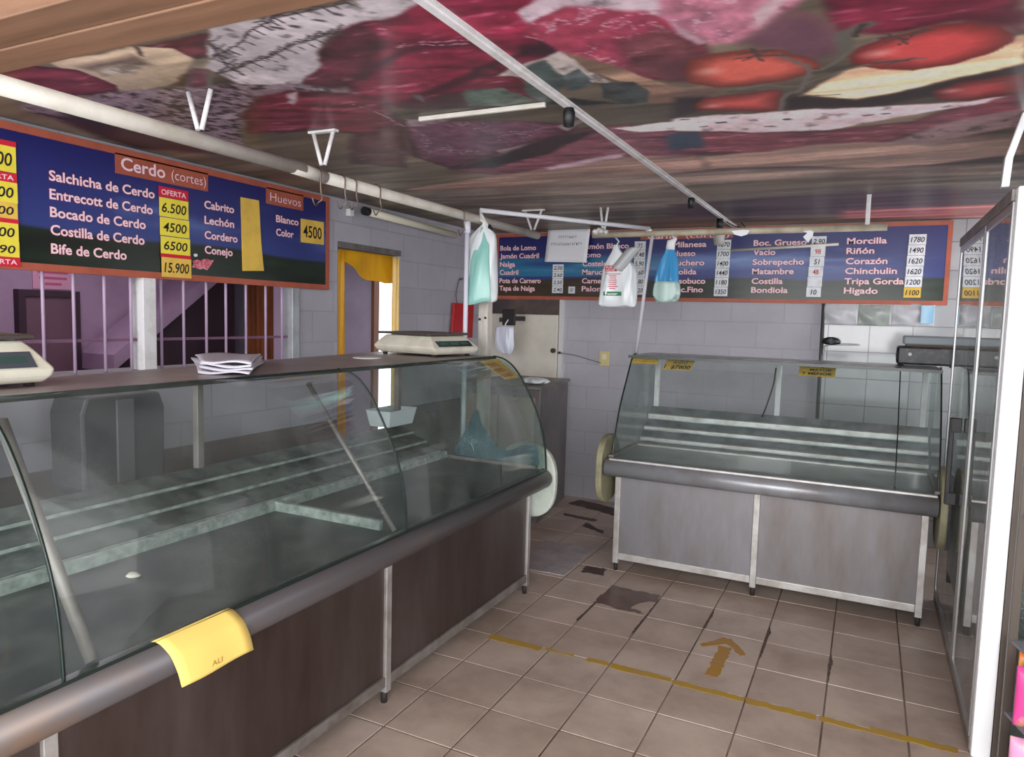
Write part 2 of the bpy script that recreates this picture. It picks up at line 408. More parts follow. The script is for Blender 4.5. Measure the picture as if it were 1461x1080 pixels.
MURAL = [
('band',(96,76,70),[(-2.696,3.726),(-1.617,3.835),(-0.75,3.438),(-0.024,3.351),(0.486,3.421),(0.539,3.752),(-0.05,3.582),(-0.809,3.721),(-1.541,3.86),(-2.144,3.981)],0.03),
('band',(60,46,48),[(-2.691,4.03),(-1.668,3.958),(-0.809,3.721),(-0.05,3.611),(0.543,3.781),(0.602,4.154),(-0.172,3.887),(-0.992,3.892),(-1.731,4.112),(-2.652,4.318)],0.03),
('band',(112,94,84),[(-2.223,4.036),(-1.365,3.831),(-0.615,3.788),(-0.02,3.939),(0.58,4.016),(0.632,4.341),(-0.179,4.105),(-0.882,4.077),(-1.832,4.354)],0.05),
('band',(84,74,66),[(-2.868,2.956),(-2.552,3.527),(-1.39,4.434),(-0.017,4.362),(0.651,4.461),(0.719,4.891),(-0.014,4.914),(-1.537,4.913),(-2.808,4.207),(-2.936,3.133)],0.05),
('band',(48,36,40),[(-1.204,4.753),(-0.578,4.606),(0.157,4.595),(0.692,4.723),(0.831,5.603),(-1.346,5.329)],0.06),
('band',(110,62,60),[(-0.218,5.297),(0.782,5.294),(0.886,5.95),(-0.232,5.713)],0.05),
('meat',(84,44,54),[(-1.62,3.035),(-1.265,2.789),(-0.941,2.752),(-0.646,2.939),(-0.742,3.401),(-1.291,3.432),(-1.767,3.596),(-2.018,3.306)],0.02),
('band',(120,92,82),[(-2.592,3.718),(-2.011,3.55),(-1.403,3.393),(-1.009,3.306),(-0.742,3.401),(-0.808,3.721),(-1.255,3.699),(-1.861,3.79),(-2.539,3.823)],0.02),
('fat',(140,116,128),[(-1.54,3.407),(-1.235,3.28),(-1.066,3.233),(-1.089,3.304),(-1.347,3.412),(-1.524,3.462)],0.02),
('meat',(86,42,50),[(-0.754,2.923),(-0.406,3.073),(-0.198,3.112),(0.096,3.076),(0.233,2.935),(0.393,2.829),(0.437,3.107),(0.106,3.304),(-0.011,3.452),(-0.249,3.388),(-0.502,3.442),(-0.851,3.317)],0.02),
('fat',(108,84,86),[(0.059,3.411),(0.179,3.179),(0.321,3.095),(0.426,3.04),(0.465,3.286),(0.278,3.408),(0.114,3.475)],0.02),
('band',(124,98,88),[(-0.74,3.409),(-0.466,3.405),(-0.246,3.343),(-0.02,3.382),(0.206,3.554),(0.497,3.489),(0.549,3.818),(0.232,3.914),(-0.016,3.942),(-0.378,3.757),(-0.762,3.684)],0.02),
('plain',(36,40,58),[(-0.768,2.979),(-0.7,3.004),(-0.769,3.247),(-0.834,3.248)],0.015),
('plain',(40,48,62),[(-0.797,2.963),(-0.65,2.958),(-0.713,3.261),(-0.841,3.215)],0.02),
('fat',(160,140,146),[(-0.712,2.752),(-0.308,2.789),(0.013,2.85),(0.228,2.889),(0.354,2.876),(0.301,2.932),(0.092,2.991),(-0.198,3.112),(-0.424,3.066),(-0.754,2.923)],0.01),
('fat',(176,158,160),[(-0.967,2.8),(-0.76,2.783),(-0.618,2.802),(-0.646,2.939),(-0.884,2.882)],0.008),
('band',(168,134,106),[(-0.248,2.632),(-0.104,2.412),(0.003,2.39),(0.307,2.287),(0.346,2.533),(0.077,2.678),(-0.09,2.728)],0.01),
('band',(140,104,88),[(-0.841,2.21),(-0.644,2.339),(-0.541,2.432),(-0.568,2.562),(-0.736,2.527)],0.015),
('band',(136,104,92),[(-0.622,2.389),(-0.509,2.4),(-0.489,2.495),(-0.611,2.548),(-0.65,2.503)],0.015),
('plain',(52,40,42),[(-0.298,2.612),(-0.09,2.728),(0.077,2.684),(0.346,2.533),(0.36,2.621),(0.151,2.788),(-0.024,2.836),(-0.314,2.77)],0.02),
('plain',(60,44,46),[(-0.647,2.49),(-0.545,2.501),(-0.582,2.683),(-0.708,2.736)],0.02),
('meat',(104,52,72),[(-1.686,2.396),(-1.27,2.572),(-1.109,2.67),(-0.982,2.593),(-1.172,2.824),(-1.631,3.058),(-2.002,3.279),(-2.027,2.944)],0.012),
('marble',(120,74,96),[(-1.693,2.43),(-1.27,2.572),(-1.178,2.663),(-1.432,2.905),(-1.662,3.02),(-2.001,3.008)],0.02),
('fat',(150,124,134),[(-1.675,2.389),(-1.508,2.463),(-1.664,2.498),(-1.742,2.489)],0.006),
('fat',(150,128,132),[(-1.582,2.987),(-1.363,2.907),(-1.411,2.96),(-1.582,3.06)],0.006),
('fat',(150,128,132),[(-1.158,2.689),(-0.996,2.605),(-1.017,2.65),(-1.15,2.771)],0.006),
('plain',(54,36,44),[(-2.002,3.279),(-1.622,3.088),(-1.262,2.833),(-1.009,2.804),(-1.387,3.119),(-1.773,3.326)],0.02),
('meat',(84,36,44),[(-1.662,2.046),(-1.6,2.099),(-1.718,2.459),(-2.214,3.174),(-2.417,2.979)],0.02),
('meat',(134,30,58),[(-1.3,1.569),(-1.182,1.568),(-1.016,1.487),(-0.733,1.593),(-0.743,1.689),(-0.421,1.855),(-0.521,2.338),(-0.729,2.255),(-0.851,1.959),(-1.12,2.087),(-1.211,2.062),(-1.426,2.153),(-1.607,2.252),(-1.662,2.046),(-1.56,1.849)],0.01),
('meat',(110,26,48),[(-1.426,2.139),(-1.058,1.97),(-1.054,2.125),(-1.095,2.45),(-1.464,2.323),(-1.607,2.252)],0.012),
('plain',(66,22,40),[(-1.404,2.133),(-1.188,2.022),(-0.987,1.924),(-0.929,1.868),(-0.812,1.935),(-0.956,1.958),(-1.121,2.025),(-1.321,2.124)],0.02),
('plain',(74,26,44),[(-1.517,1.866),(-1.235,1.762),(-0.995,1.793),(-1.02,1.811),(-1.249,1.807),(-1.533,1.934)],0.018),
('plain',(52,26,40),[(-0.935,1.865),(-0.849,1.854),(-0.796,1.952),(-0.848,1.971),(-0.926,1.959)],0.02),
('plain',(76,46,52),[(-1.589,2.227),(-1.297,2.161),(-1.163,2.391),(-1.183,2.432),(-1.582,2.278)],0.015),
('plain',(40,32,40),[(-1.448,2.297),(-1.157,2.378),(-1.183,2.432),(-1.464,2.323)],0.01),
('meat',(84,30,44),[(-1.543,1.719),(-1.329,1.574),(-1.21,1.524),(-1.293,1.738),(-1.549,1.954),(-1.675,1.984),(-1.755,1.898)],0.02),
('fat',(196,172,184),[(-0.831,1.66),(-0.738,1.605),(-0.575,1.647),(-0.394,1.724),(-0.44,1.943),(-0.482,1.909),(-0.546,1.802),(-0.711,1.688),(-0.837,1.736)],0.008),
('marble',(164,56,82),[(-0.837,1.736),(-0.71,1.685),(-0.54,1.782),(-0.473,1.896),(-0.449,1.991),(-0.495,2.209),(-0.611,2.302),(-0.713,2.201),(-0.853,1.948),(-0.859,1.804)],0.01),
('meat',(122,62,70),[(-0.658,1.96),(-0.531,1.905),(-0.456,2.024),(-0.521,2.338),(-0.614,2.313),(-0.709,2.191)],0.03),
('plain',(92,50,58),[(-0.638,2.151),(-0.475,2.113),(-0.521,2.338),(-0.614,2.313)],0.03),
('marble',(188,112,136),[(-0.483,1.686),(-0.174,1.817),(-0.242,1.93),(-0.312,2.031),(-0.363,2.082),(-0.442,2.059),(-0.485,1.908),(-0.517,1.815)],0.012),
('fat',(206,170,180),[(-0.312,1.9),(-0.269,1.831),(-0.22,1.811),(-0.258,1.923),(-0.308,1.998)],0.012),
('fat',(190,150,164),[(-0.491,1.857),(-0.475,1.946),(-0.443,2.031),(-0.472,2.047),(-0.502,1.952)],0.008),
('plain',(104,66,80),[(-0.249,1.942),(-0.184,1.954),(-0.113,2.079),(-0.106,2.225),(-0.183,2.294),(-0.264,2.199),(-0.363,2.082)],0.03),
('meat',(132,34,60),[(-0.174,1.817),(0.262,2.002),(0.293,2.2),(0.156,2.142),(-0.013,2.155),(-0.113,2.096),(-0.141,1.972)],0.015),
('plain',(92,24,44),[(0.048,2.051),(0.283,2.135),(0.304,2.269),(0.266,2.22),(0.155,2.134)],0.03),
('plain',(120,70,82),[(-0.243,1.884),(-0.184,1.954),(-0.119,2.094),(-0.114,2.121),(-0.185,1.976),(-0.25,1.896)],0.008),
('fat',(190,176,172),[(-1.114,2.076),(-0.846,1.947),(-0.811,2.15),(-0.782,2.271),(-0.885,2.218),(-1.031,2.114)],0.005),
('band',(158,122,100),[(-0.837,1.961),(-0.73,2.114),(-0.633,2.356),(-0.729,2.305),(-0.811,2.15)],0.006),
('leaf',(72,84,84),[(-1.004,2.049),(-0.917,1.99),(-0.895,2.14),(-0.937,2.223),(-1.015,2.329),(-1.081,2.439),(-1.1,2.296),(-1.046,2.154)],0.004),
('leaf',(78,88,90),[(-0.91,2.158),(-0.834,2.106),(-0.83,2.202),(-0.881,2.284),(-0.935,2.304),(-0.948,2.271)],0.004),
('leaf',(80,92,84),[(-1.316,2.211),(-1.261,2.148),(-1.138,2.191),(-1.115,2.29),(-1.099,2.385),(-1.136,2.434),(-1.358,2.316)],0.004),
('leaf',(58,62,62),[(-0.829,2.266),(-0.786,2.257),(-0.715,2.285),(-0.703,2.409),(-0.747,2.507),(-0.817,2.51),(-0.865,2.417)],0.004),
('plain',(40,44,46),[(-1.072,2.396),(-1.0,2.335),(-0.92,2.425),(-0.821,2.494),(-0.94,2.478)],0.01),
('leaf',(92,76,84),[(-1.473,2.135),(-1.442,2.162),(-1.473,2.224),(-1.484,2.18)],0.004),
('fat',(190,178,184),[(-1.657,1.435),(-1.382,1.452),(-1.178,1.447),(-1.006,1.491),(-1.042,1.534),(-1.183,1.568),(-1.28,1.574),(-1.353,1.582),(-1.522,1.706),(-1.558,1.779),(-1.758,1.902),(-1.951,1.826),(-1.918,1.669)],0.008),
('plain',(86,70,60),[(-2.089,1.465),(-1.956,1.447),(-1.657,1.435),(-1.717,1.487),(-1.926,1.479)],0.01),
('meat',(120,44,58),[(-1.939,1.45),(-1.674,1.449),(-1.824,1.583),(-1.922,1.609),(-1.881,1.508)],0.008),
('band',(176,152,128),[(-2.353,1.44),(-2.114,1.444),(-1.962,1.444),(-1.877,1.505),(-1.906,1.605),(-2.171,1.738),(-2.431,1.738),(-2.411,1.611)],0.006),
('band',(132,110,96),[(-2.305,1.501),(-2.026,1.49),(-2.056,1.578),(-2.284,1.559)],0.02),
('fat',(200,182,164),[(-2.276,1.537),(-2.144,1.543),(-2.096,1.574),(-2.215,1.611),(-2.296,1.583)],0.02),
('plain',(60,46,44),[(-1.962,1.444),(-1.952,1.452),(-2.012,1.528),(-2.017,1.516)],0.004),
('meat',(118,44,58),[(-2.652,1.411),(-2.446,1.421),(-2.336,1.513),(-2.366,1.683),(-2.427,1.731),(-2.642,1.691),(-2.795,1.485)],0.006),
('plain',(72,50,44),[(-2.186,1.741),(-1.969,1.648),(-1.928,1.677),(-2.067,1.788)],0.01),
('meat',(120,60,72),[(-1.994,1.651),(-1.921,1.68),(-2.059,1.791),(-2.13,1.763)],0.01),
('marble2',(136,112,124),[(-2.574,1.718),(-2.31,1.733),(-1.951,1.826),(-1.758,1.902),(-1.623,2.047),(-1.729,2.049),(-1.989,1.947),(-2.262,2.139),(-2.785,2.618),(-2.913,2.572),(-3.054,2.414),(-3.142,2.137),(-2.985,1.685)],0.015),
('plain',(58,42,44),[(-3.0,1.821),(-2.791,1.901),(-2.883,2.279),(-2.913,2.572),(-3.216,2.356),(-3.108,2.017)],0.04),
('meat',(118,40,56),[(-2.262,2.139),(-2.027,1.962),(-1.846,1.939),(-1.653,2.035),(-1.587,2.165),(-1.765,2.441),(-1.936,2.54),(-2.15,2.397),(-2.444,2.351)],0.012),
('fat',(180,156,164),[(-1.884,1.973),(-1.828,1.966),(-1.951,2.086),(-1.955,2.053)],0.008),
('fat',(170,148,156),[(-2.308,2.086),(-2.226,2.081),(-2.304,2.142),(-2.356,2.141)],0.008),
('tom',(206,88,74),[(-0.558,2.23),(-0.523,2.156),(-0.454,2.122),(-0.359,2.137),(-0.262,2.181),(-0.199,2.256),(-0.178,2.349),(-0.217,2.413),(-0.297,2.454),(-0.408,2.466),(-0.494,2.44),(-0.556,2.338)],0.006),
('tom',(206,66,66),[(-0.101,2.296),(-0.058,2.226),(-0.002,2.177),(0.095,2.152),(0.183,2.157),(0.248,2.197),(0.28,2.276),(0.28,2.355),(0.239,2.415),(0.158,2.474),(0.068,2.486),(-0.028,2.432),(-0.084,2.359)],0.006),
('tom',(200,78,72),[(-0.602,2.587),(-0.557,2.525),(-0.455,2.523),(-0.306,2.54),(-0.317,2.722),(-0.331,2.78),(-0.488,2.726),(-0.596,2.671)],0.006),
('tom',(178,64,66),[(0.137,2.728),(0.205,2.653),(0.295,2.63),(0.362,2.633),(0.395,2.843),(0.262,2.882),(0.161,2.834)],0.008),
]
STROKES = [
((112,104,98),0.01,[(-0.013,2.172),(-0.094,2.259),(-0.175,2.384),(-0.205,2.383)]),
((112,104,98),0.009,[(0.087,2.378),(-0.034,2.379),(-0.124,2.427),(-0.212,2.487),(-0.248,2.55)]),
((112,104,98),0.012,[(-0.271,2.207),(-0.235,2.304),(-0.205,2.383),(-0.239,2.527),(-0.259,2.586)]),
((112,104,98),0.009,[(-0.432,2.477),(-0.336,2.484),(-0.254,2.527)]),
((112,104,98),0.012,[(-0.258,2.573),(-0.297,2.598),(-0.327,2.781)]),
((112,104,98),0.007,[(-0.263,2.64),(-0.139,2.655)]),
((74,62,60),0.007,[(-0.394,2.198),(-0.259,2.212)]),
((74,62,60),0.007,[(-0.382,2.162),(-0.286,2.171)]),
((74,62,60),0.007,[(-0.372,2.228),(-0.3,2.175)]),
((74,62,60),0.007,[(-0.334,2.142),(-0.321,2.248)]),
((74,62,60),0.007,[(-0.024,2.185),(0.097,2.183)]),
((74,62,60),0.007,[(-0.012,2.226),(0.079,2.159)]),
((74,62,60),0.007,[(-0.002,2.159),(0.046,2.259)]),
((74,62,60),0.007,[(0.023,2.259),(0.059,2.184)]),
((74,62,60),0.007,[(-0.04,2.377),(0.051,2.389)]),
((74,62,60),0.007,[(-0.009,2.407),(0.063,2.373)]),
((74,62,60),0.007,[(-0.465,2.491),(-0.385,2.517)]),
((74,62,60),0.007,[(0.264,2.677),(0.321,2.687)]),
((96,92,84),0.03,[(-0.106,2.244),(-0.1,2.119),(-0.052,2.072)]),
((60,52,50),0.012,[(-0.075,2.146),(-0.057,2.069)]),
((64,54,58),0.006,[(-1.855,1.614),(-1.463,1.467)]),
((64,54,58),0.005,[(-1.855,1.614),(-1.767,1.579)]),
((64,54,58),0.005,[(-1.829,1.604),(-1.831,1.65)]),
((64,54,58),0.005,[(-1.803,1.595),(-1.717,1.561)]),
((64,54,58),0.005,[(-1.777,1.585),(-1.779,1.629)]),
((64,54,58),0.005,[(-1.752,1.576),(-1.67,1.543)]),
((64,54,58),0.005,[(-1.727,1.566),(-1.728,1.61)]),
((64,54,58),0.005,[(-1.703,1.557),(-1.624,1.526)]),
((64,54,58),0.005,[(-1.679,1.548),(-1.679,1.591)]),
((64,54,58),0.005,[(-1.656,1.54),(-1.58,1.509)]),
((64,54,58),0.005,[(-1.633,1.531),(-1.632,1.572)]),
((64,54,58),0.005,[(-1.611,1.523),(-1.537,1.493)]),
((64,54,58),0.005,[(-1.589,1.514),(-1.587,1.554)]),
((64,54,58),0.005,[(-1.567,1.506),(-1.495,1.478)]),
((64,54,58),0.005,[(-1.545,1.498),(-1.543,1.537)]),
((64,54,58),0.005,[(-1.524,1.49),(-1.455,1.463)]),
((64,54,58),0.005,[(-1.504,1.482),(-1.5,1.521)]),
((64,54,58),0.005,[(-1.483,1.475),(-1.417,1.448)]),
((64,54,58),0.005,[(-1.463,1.467),(-1.459,1.505)]),
((64,54,58),0.006,[(-1.511,1.464),(-1.189,1.443)]),
((64,54,58),0.005,[(-1.511,1.464),(-1.449,1.439)]),
((64,54,58),0.005,[(-1.488,1.463),(-1.484,1.496)]),
((64,54,58),0.005,[(-1.465,1.461),(-1.404,1.437)]),
((64,54,58),0.005,[(-1.442,1.46),(-1.438,1.493)]),
((64,54,58),0.005,[(-1.42,1.458),(-1.361,1.434)]),
((64,54,58),0.005,[(-1.397,1.457),(-1.392,1.489)]),
((64,54,58),0.005,[(-1.376,1.455),(-1.318,1.431)]),
((64,54,58),0.005,[(-1.354,1.454),(-1.348,1.486)]),
((64,54,58),0.005,[(-1.332,1.452),(-1.277,1.429)]),
((64,54,58),0.005,[(-1.311,1.451),(-1.305,1.483)]),
((64,54,58),0.005,[(-1.29,1.449),(-1.237,1.426)]),
((64,54,58),0.005,[(-1.27,1.448),(-1.263,1.479)]),
((64,54,58),0.005,[(-1.249,1.447),(-1.197,1.424)]),
((64,54,58),0.005,[(-1.229,1.445),(-1.222,1.476)]),
((64,54,58),0.005,[(-1.209,1.444),(-1.158,1.421)]),
((64,54,58),0.005,[(-1.189,1.443),(-1.181,1.473)]),
((64,54,58),0.006,[(-1.944,1.72),(-1.34,1.587)]),
((64,54,58),0.005,[(-1.944,1.72),(-1.845,1.678)]),
((64,54,58),0.005,[(-1.913,1.713),(-1.918,1.765)]),
((64,54,58),0.005,[(-1.882,1.706),(-1.787,1.665)]),
((64,54,58),0.005,[(-1.852,1.699),(-1.856,1.751)]),
((64,54,58),0.005,[(-1.822,1.693),(-1.73,1.653)]),
((64,54,58),0.005,[(-1.793,1.686),(-1.796,1.737)]),
((64,54,58),0.005,[(-1.765,1.68),(-1.676,1.642)]),
((64,54,58),0.005,[(-1.736,1.674),(-1.738,1.723)]),
((64,54,58),0.005,[(-1.709,1.668),(-1.623,1.631)]),
((64,54,58),0.005,[(-1.681,1.662),(-1.681,1.71)]),
((64,54,58),0.005,[(-1.655,1.656),(-1.572,1.62)]),
((64,54,58),0.005,[(-1.628,1.65),(-1.627,1.698)]),
((64,54,58),0.005,[(-1.602,1.645),(-1.523,1.609)]),
((64,54,58),0.005,[(-1.576,1.639),(-1.574,1.685)]),
((64,54,58),0.005,[(-1.551,1.633),(-1.474,1.599)]),
((64,54,58),0.005,[(-1.526,1.628),(-1.523,1.673)]),
((64,54,58),0.005,[(-1.502,1.623),(-1.428,1.589)]),
((64,54,58),0.005,[(-1.478,1.617),(-1.474,1.662)]),
((64,54,58),0.005,[(-1.454,1.612),(-1.382,1.579)]),
((64,54,58),0.005,[(-1.431,1.607),(-1.426,1.651)]),
((64,54,58),0.005,[(-1.408,1.602),(-1.338,1.57)]),
((64,54,58),0.005,[(-1.385,1.597),(-1.379,1.64)]),
((64,54,58),0.005,[(-1.362,1.592),(-1.296,1.561)]),
((64,54,58),0.005,[(-1.34,1.587),(-1.334,1.629)]),
((64,54,58),0.006,[(-1.725,1.502),(-1.862,1.704)]),
((64,54,58),0.005,[(-1.725,1.502),(-1.658,1.476)]),
((64,54,58),0.005,[(-1.743,1.528),(-1.742,1.562)]),
((64,54,58),0.005,[(-1.761,1.555),(-1.691,1.527)]),
((64,54,58),0.005,[(-1.78,1.583),(-1.78,1.618)]),
((64,54,58),0.005,[(-1.8,1.612),(-1.727,1.581)]),
((64,54,58),0.005,[(-1.82,1.641),(-1.82,1.679)]),
((64,54,58),0.005,[(-1.841,1.672),(-1.764,1.639)]),
((64,54,58),0.005,[(-1.862,1.704),(-1.863,1.743)]),
((64,54,58),0.012,[(-1.339,1.511),(-1.328,1.525)]),
((64,54,58),0.012,[(-1.262,1.49),(-1.251,1.504)]),
((64,54,58),0.012,[(-1.433,1.523),(-1.421,1.538)]),
((64,54,58),0.012,[(-1.485,1.506),(-1.474,1.521)]),
((64,54,58),0.012,[(-2.148,1.915),(-2.137,1.938)]),
((64,54,58),0.012,[(-2.027,1.897),(-2.016,1.919)]),
((64,54,58),0.012,[(-2.286,1.83),(-2.277,1.852)]),
((70,46,54),0.01,[(-0.328,2.915),(-0.308,2.916)]),
((70,46,54),0.01,[(-0.404,2.977),(-0.383,2.978)]),
((70,46,54),0.01,[(-0.008,2.952),(0.01,2.953)]),
((70,46,54),0.01,[(-0.062,2.948),(-0.044,2.949)]),
((70,46,54),0.01,[(-0.686,2.779),(-0.665,2.78)]),
((70,46,54),0.01,[(-0.642,2.888),(-0.62,2.888)]),
((70,46,54),0.01,[(-0.564,2.862),(-0.542,2.862)]),
((176,120,138),0.004,[(-1.242,1.749),(-1.057,1.796)]),
((176,120,138),0.004,[(-1.195,1.739),(-0.991,1.786)]),
((176,120,138),0.004,[(-1.736,2.138),(-1.725,2.206)]),
((176,120,138),0.004,[(-1.725,2.206),(-1.716,2.312)]),
((176,120,138),0.004,[(-1.716,2.312),(-1.74,2.49)]),
((176,120,138),0.004,[(-1.23,1.744),(-1.209,1.737)]),
((176,120,138),0.004,[(-0.894,1.672),(-0.878,1.666)]),
((176,120,138),0.004,[(-1.226,1.617),(-1.205,1.619)]),
((176,120,138),0.004,[(-1.206,1.831),(-1.19,1.825)]),
((176,120,138),0.004,[(-0.877,1.806),(-0.855,1.851)]),
]
CX0, CX1, CY0, CY1 = XL, XR, 1.40, YB
NX, NY = 520, 560
gx = np.linspace(CX0, CX1, NX); gy = np.linspace(CY0, CY1, NY)
X, Y = np.meshgrid(gx, gy)
wx = X + (fbm(X * 9, Y * 9, 3) - .5) * .045; wy = Y + (fbm(X * 9, Y * 9, 11) - .5) * .045
img = np.zeros(X.shape + (3,)); img[:] = (112, 98, 82)
img *= (.35 + 1.3 * fbm(X * 1.1, Y * 9, 5))[..., None]
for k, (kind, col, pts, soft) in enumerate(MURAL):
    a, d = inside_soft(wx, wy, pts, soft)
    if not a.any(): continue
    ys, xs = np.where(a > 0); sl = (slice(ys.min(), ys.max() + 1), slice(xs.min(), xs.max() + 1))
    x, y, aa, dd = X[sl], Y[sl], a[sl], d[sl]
    c = np.ones(x.shape + (3,)) * np.array(col, float) * (1.6 if k < 17 else 1.0)  # farthest layers lightened to offset the dim light at the back
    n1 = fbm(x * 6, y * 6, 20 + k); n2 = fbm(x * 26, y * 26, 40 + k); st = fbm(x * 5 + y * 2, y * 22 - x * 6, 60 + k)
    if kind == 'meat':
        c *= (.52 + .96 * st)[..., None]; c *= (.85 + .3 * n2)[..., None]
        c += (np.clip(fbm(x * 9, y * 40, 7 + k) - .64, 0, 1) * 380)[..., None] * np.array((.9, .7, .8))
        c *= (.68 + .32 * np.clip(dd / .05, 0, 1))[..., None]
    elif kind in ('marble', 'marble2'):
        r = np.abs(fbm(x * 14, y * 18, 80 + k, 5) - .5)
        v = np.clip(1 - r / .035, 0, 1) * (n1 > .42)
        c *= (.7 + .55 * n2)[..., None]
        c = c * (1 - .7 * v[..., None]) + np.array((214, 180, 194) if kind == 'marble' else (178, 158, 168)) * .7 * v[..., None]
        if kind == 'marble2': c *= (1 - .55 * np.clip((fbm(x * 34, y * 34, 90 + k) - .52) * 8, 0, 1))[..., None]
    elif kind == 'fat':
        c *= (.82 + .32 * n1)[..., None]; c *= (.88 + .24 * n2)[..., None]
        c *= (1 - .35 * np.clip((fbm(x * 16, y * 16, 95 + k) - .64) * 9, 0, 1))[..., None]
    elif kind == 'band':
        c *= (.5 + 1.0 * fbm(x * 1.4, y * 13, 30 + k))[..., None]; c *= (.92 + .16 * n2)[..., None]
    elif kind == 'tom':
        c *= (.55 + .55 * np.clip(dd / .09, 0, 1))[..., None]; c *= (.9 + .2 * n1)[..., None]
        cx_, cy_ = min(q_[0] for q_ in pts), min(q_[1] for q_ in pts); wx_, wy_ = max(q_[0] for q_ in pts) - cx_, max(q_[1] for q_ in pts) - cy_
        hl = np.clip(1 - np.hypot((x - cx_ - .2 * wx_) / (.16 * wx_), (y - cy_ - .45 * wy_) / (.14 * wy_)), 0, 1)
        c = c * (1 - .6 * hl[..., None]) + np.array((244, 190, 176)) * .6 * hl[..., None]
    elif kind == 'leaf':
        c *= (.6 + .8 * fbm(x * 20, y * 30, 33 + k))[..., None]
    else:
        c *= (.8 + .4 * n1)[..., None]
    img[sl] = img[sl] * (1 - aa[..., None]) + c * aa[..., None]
for k, (col, w, pts) in enumerate(STROKES):
    d = seg_dist(wx, wy, pts); a = np.clip(1.4 - d / (w * .75), 0, 1)
    img = img * (1 - a[..., None]) + np.array(col, float) * (a * 1.0)[..., None]
lum = img.mean(axis=2, keepdims=True); img = lum + (img - lum) * .86
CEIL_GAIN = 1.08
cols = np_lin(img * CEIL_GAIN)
me = bpy.data.meshes.new('ceiling')
co = np.stack([X.ravel(), Y.ravel(), np.full(X.size, ZC)], 1)
ii = np.arange(NX * NY).reshape(NY, NX)
q = np.stack([ii[:-1, :-1], ii[1:, :-1], ii[1:, 1:], ii[:-1, 1:]], -1).reshape(-1, 4)
extra = [(x, y, z) for z in (ZC + .002, ZC + .06) for x, y in ((CX0, CY0), (CX1, CY0), (CX1, CY1), (CX0, CY1))]
allco = np.concatenate([co, np.array(extra)]); b = NX * NY
faces = q.tolist() + [[b, b + 1, b + 2, b + 3], [b + 4, b + 7, b + 6, b + 5], [b, b + 4, b + 5, b + 1], [b + 1, b + 5, b + 6, b + 2], [b + 2, b + 6, b + 7, b + 3], [b + 3, b + 7, b + 4, b]]
me.from_pydata(allco.tolist(), [], faces)
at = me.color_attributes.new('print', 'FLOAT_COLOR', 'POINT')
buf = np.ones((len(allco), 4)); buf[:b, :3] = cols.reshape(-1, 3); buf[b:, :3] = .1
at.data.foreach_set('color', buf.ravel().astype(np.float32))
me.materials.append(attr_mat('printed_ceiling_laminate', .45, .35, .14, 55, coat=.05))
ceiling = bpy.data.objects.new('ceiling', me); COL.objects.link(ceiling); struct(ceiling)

# ---- walls
WALL_L = block_wall('grey_painted_block_side', 'y', (180, 177, 187), (164, 160, 172), .4, .2, mort=.006, lower=(112, 100, 98))
WALL_B = block_wall('grey_painted_block_back', 'x', (182, 179, 187), (169, 165, 175), .4, .2, mort=.005, bump=.2, var=.03)
TILE_B = block_wall('glossy_grey_tile', 'x', (166, 166, 169), (122, 122, 125), .28, .2, rough=.12, mort=.004, offset=.0, spec=.7, bump=.25)
m = MB()
m.box(-3.29, XL, .9, 3.84, 0, 1.285).box(-3.29, XL, .9, 1.3, 1.285, 2.05).box(-3.29, XL, 3.455, 3.84, 1.285, 2.05)
m.box(-3.29, XL, .9, 3.84, 2.05, 2.42).box(-3.29, XL, 3.84, 4.56, 2.07, 2.42).box(-3.29, XL, 4.56, 6.1, 0, 2.42)
struct(m.build('wall_left', WALL_L))
m = MB(); m.box(-3.29, -.335, YB, 6.1, 0, 2.42); m.cur = 1; m.box(-.335, 1.35, YB, 6.1, 0, 2.42)
struct(m.build('wall_back', [WALL_B, TILE_B]))
m = MB(); m.box(XR, 1.35, 3.3, 4.85, 0, 2.42).box(XR, 1.35, 5.85, YB, 0, 2.42).box(XR, 1.35, 4.85, 5.85, 0, 1.15).box(XR, 1.35, 4.85, 5.85, 2.15, 2.42).box(XR, 2.2, 3.3, 3.45, 0, 2.42).box(2.2, 2.35, 1.35, 3.45, 0, 2.42)  # unseen; window gap added for light, outer stretch to keep sky off the glass
struct(m.build('wall_right', WALL_L))
# concrete lintel over the doorway, ceiling strip, wooden lintel beam with the thatch of the porch
m = MB(); m.box(-3.29, -3.212, 3.84, 4.56, 2.03, 2.07)
struct(m.build('trim_1', mat('grey_concrete', (118, 112, 112), .85, 0, (88, 82, 80), .5, 14, bump=.4)))
m = MB(); m.box(-1.03, -.985, 1.40, YB, ZC - .006, ZC + .001).box(-1.018, -.997, 1.40, YB, ZC - .013, ZC - .005)
struct(m.build('trim_2', WHITE_METAL))
WOOD = mat('brown_beam_wood', (150, 112, 86), .6, 0, (116, 82, 60), .5, 2.0, (.6, 7, 4), fine=.1)
m = MB(); m.box(-3.4, 2.6, 1.30, 1.425, 2.345, 2.47).box(-3.4, 2.6, 1.165, 1.296, 2.349, 2.47)
struct(m.build('trim_3', WOOD, bevel=.004))
rnd = random.Random(8); m = MB()
for k in range(2600):
    x = rnd.uniform(-3.3, 2.4); y = rnd.uniform(-.6, 1.19); z = 2.42 + (1.19 - y) * .22 + rnd.uniform(-.05, .07)
    L = rnd.uniform(.12, .3); a = rnd.uniform(-.35, .35); dx, dy, dz = math.sin(a) * L, -math.cos(a) * L, .22 * L * math.cos(a) + rnd.uniform(-.03, .03); r = .004
    m.add([(x - r, y, z), (x + r, y, z), (x, y, z + r * 1.5), (x + dx - r, y + dy, z + dz), (x + dx + r, y + dy, z + dz), (x + dx, y + dy, z + dz + r * 1.5)], [(0, 1, 4, 3), (1, 2, 5, 4), (2, 0, 3, 5)])
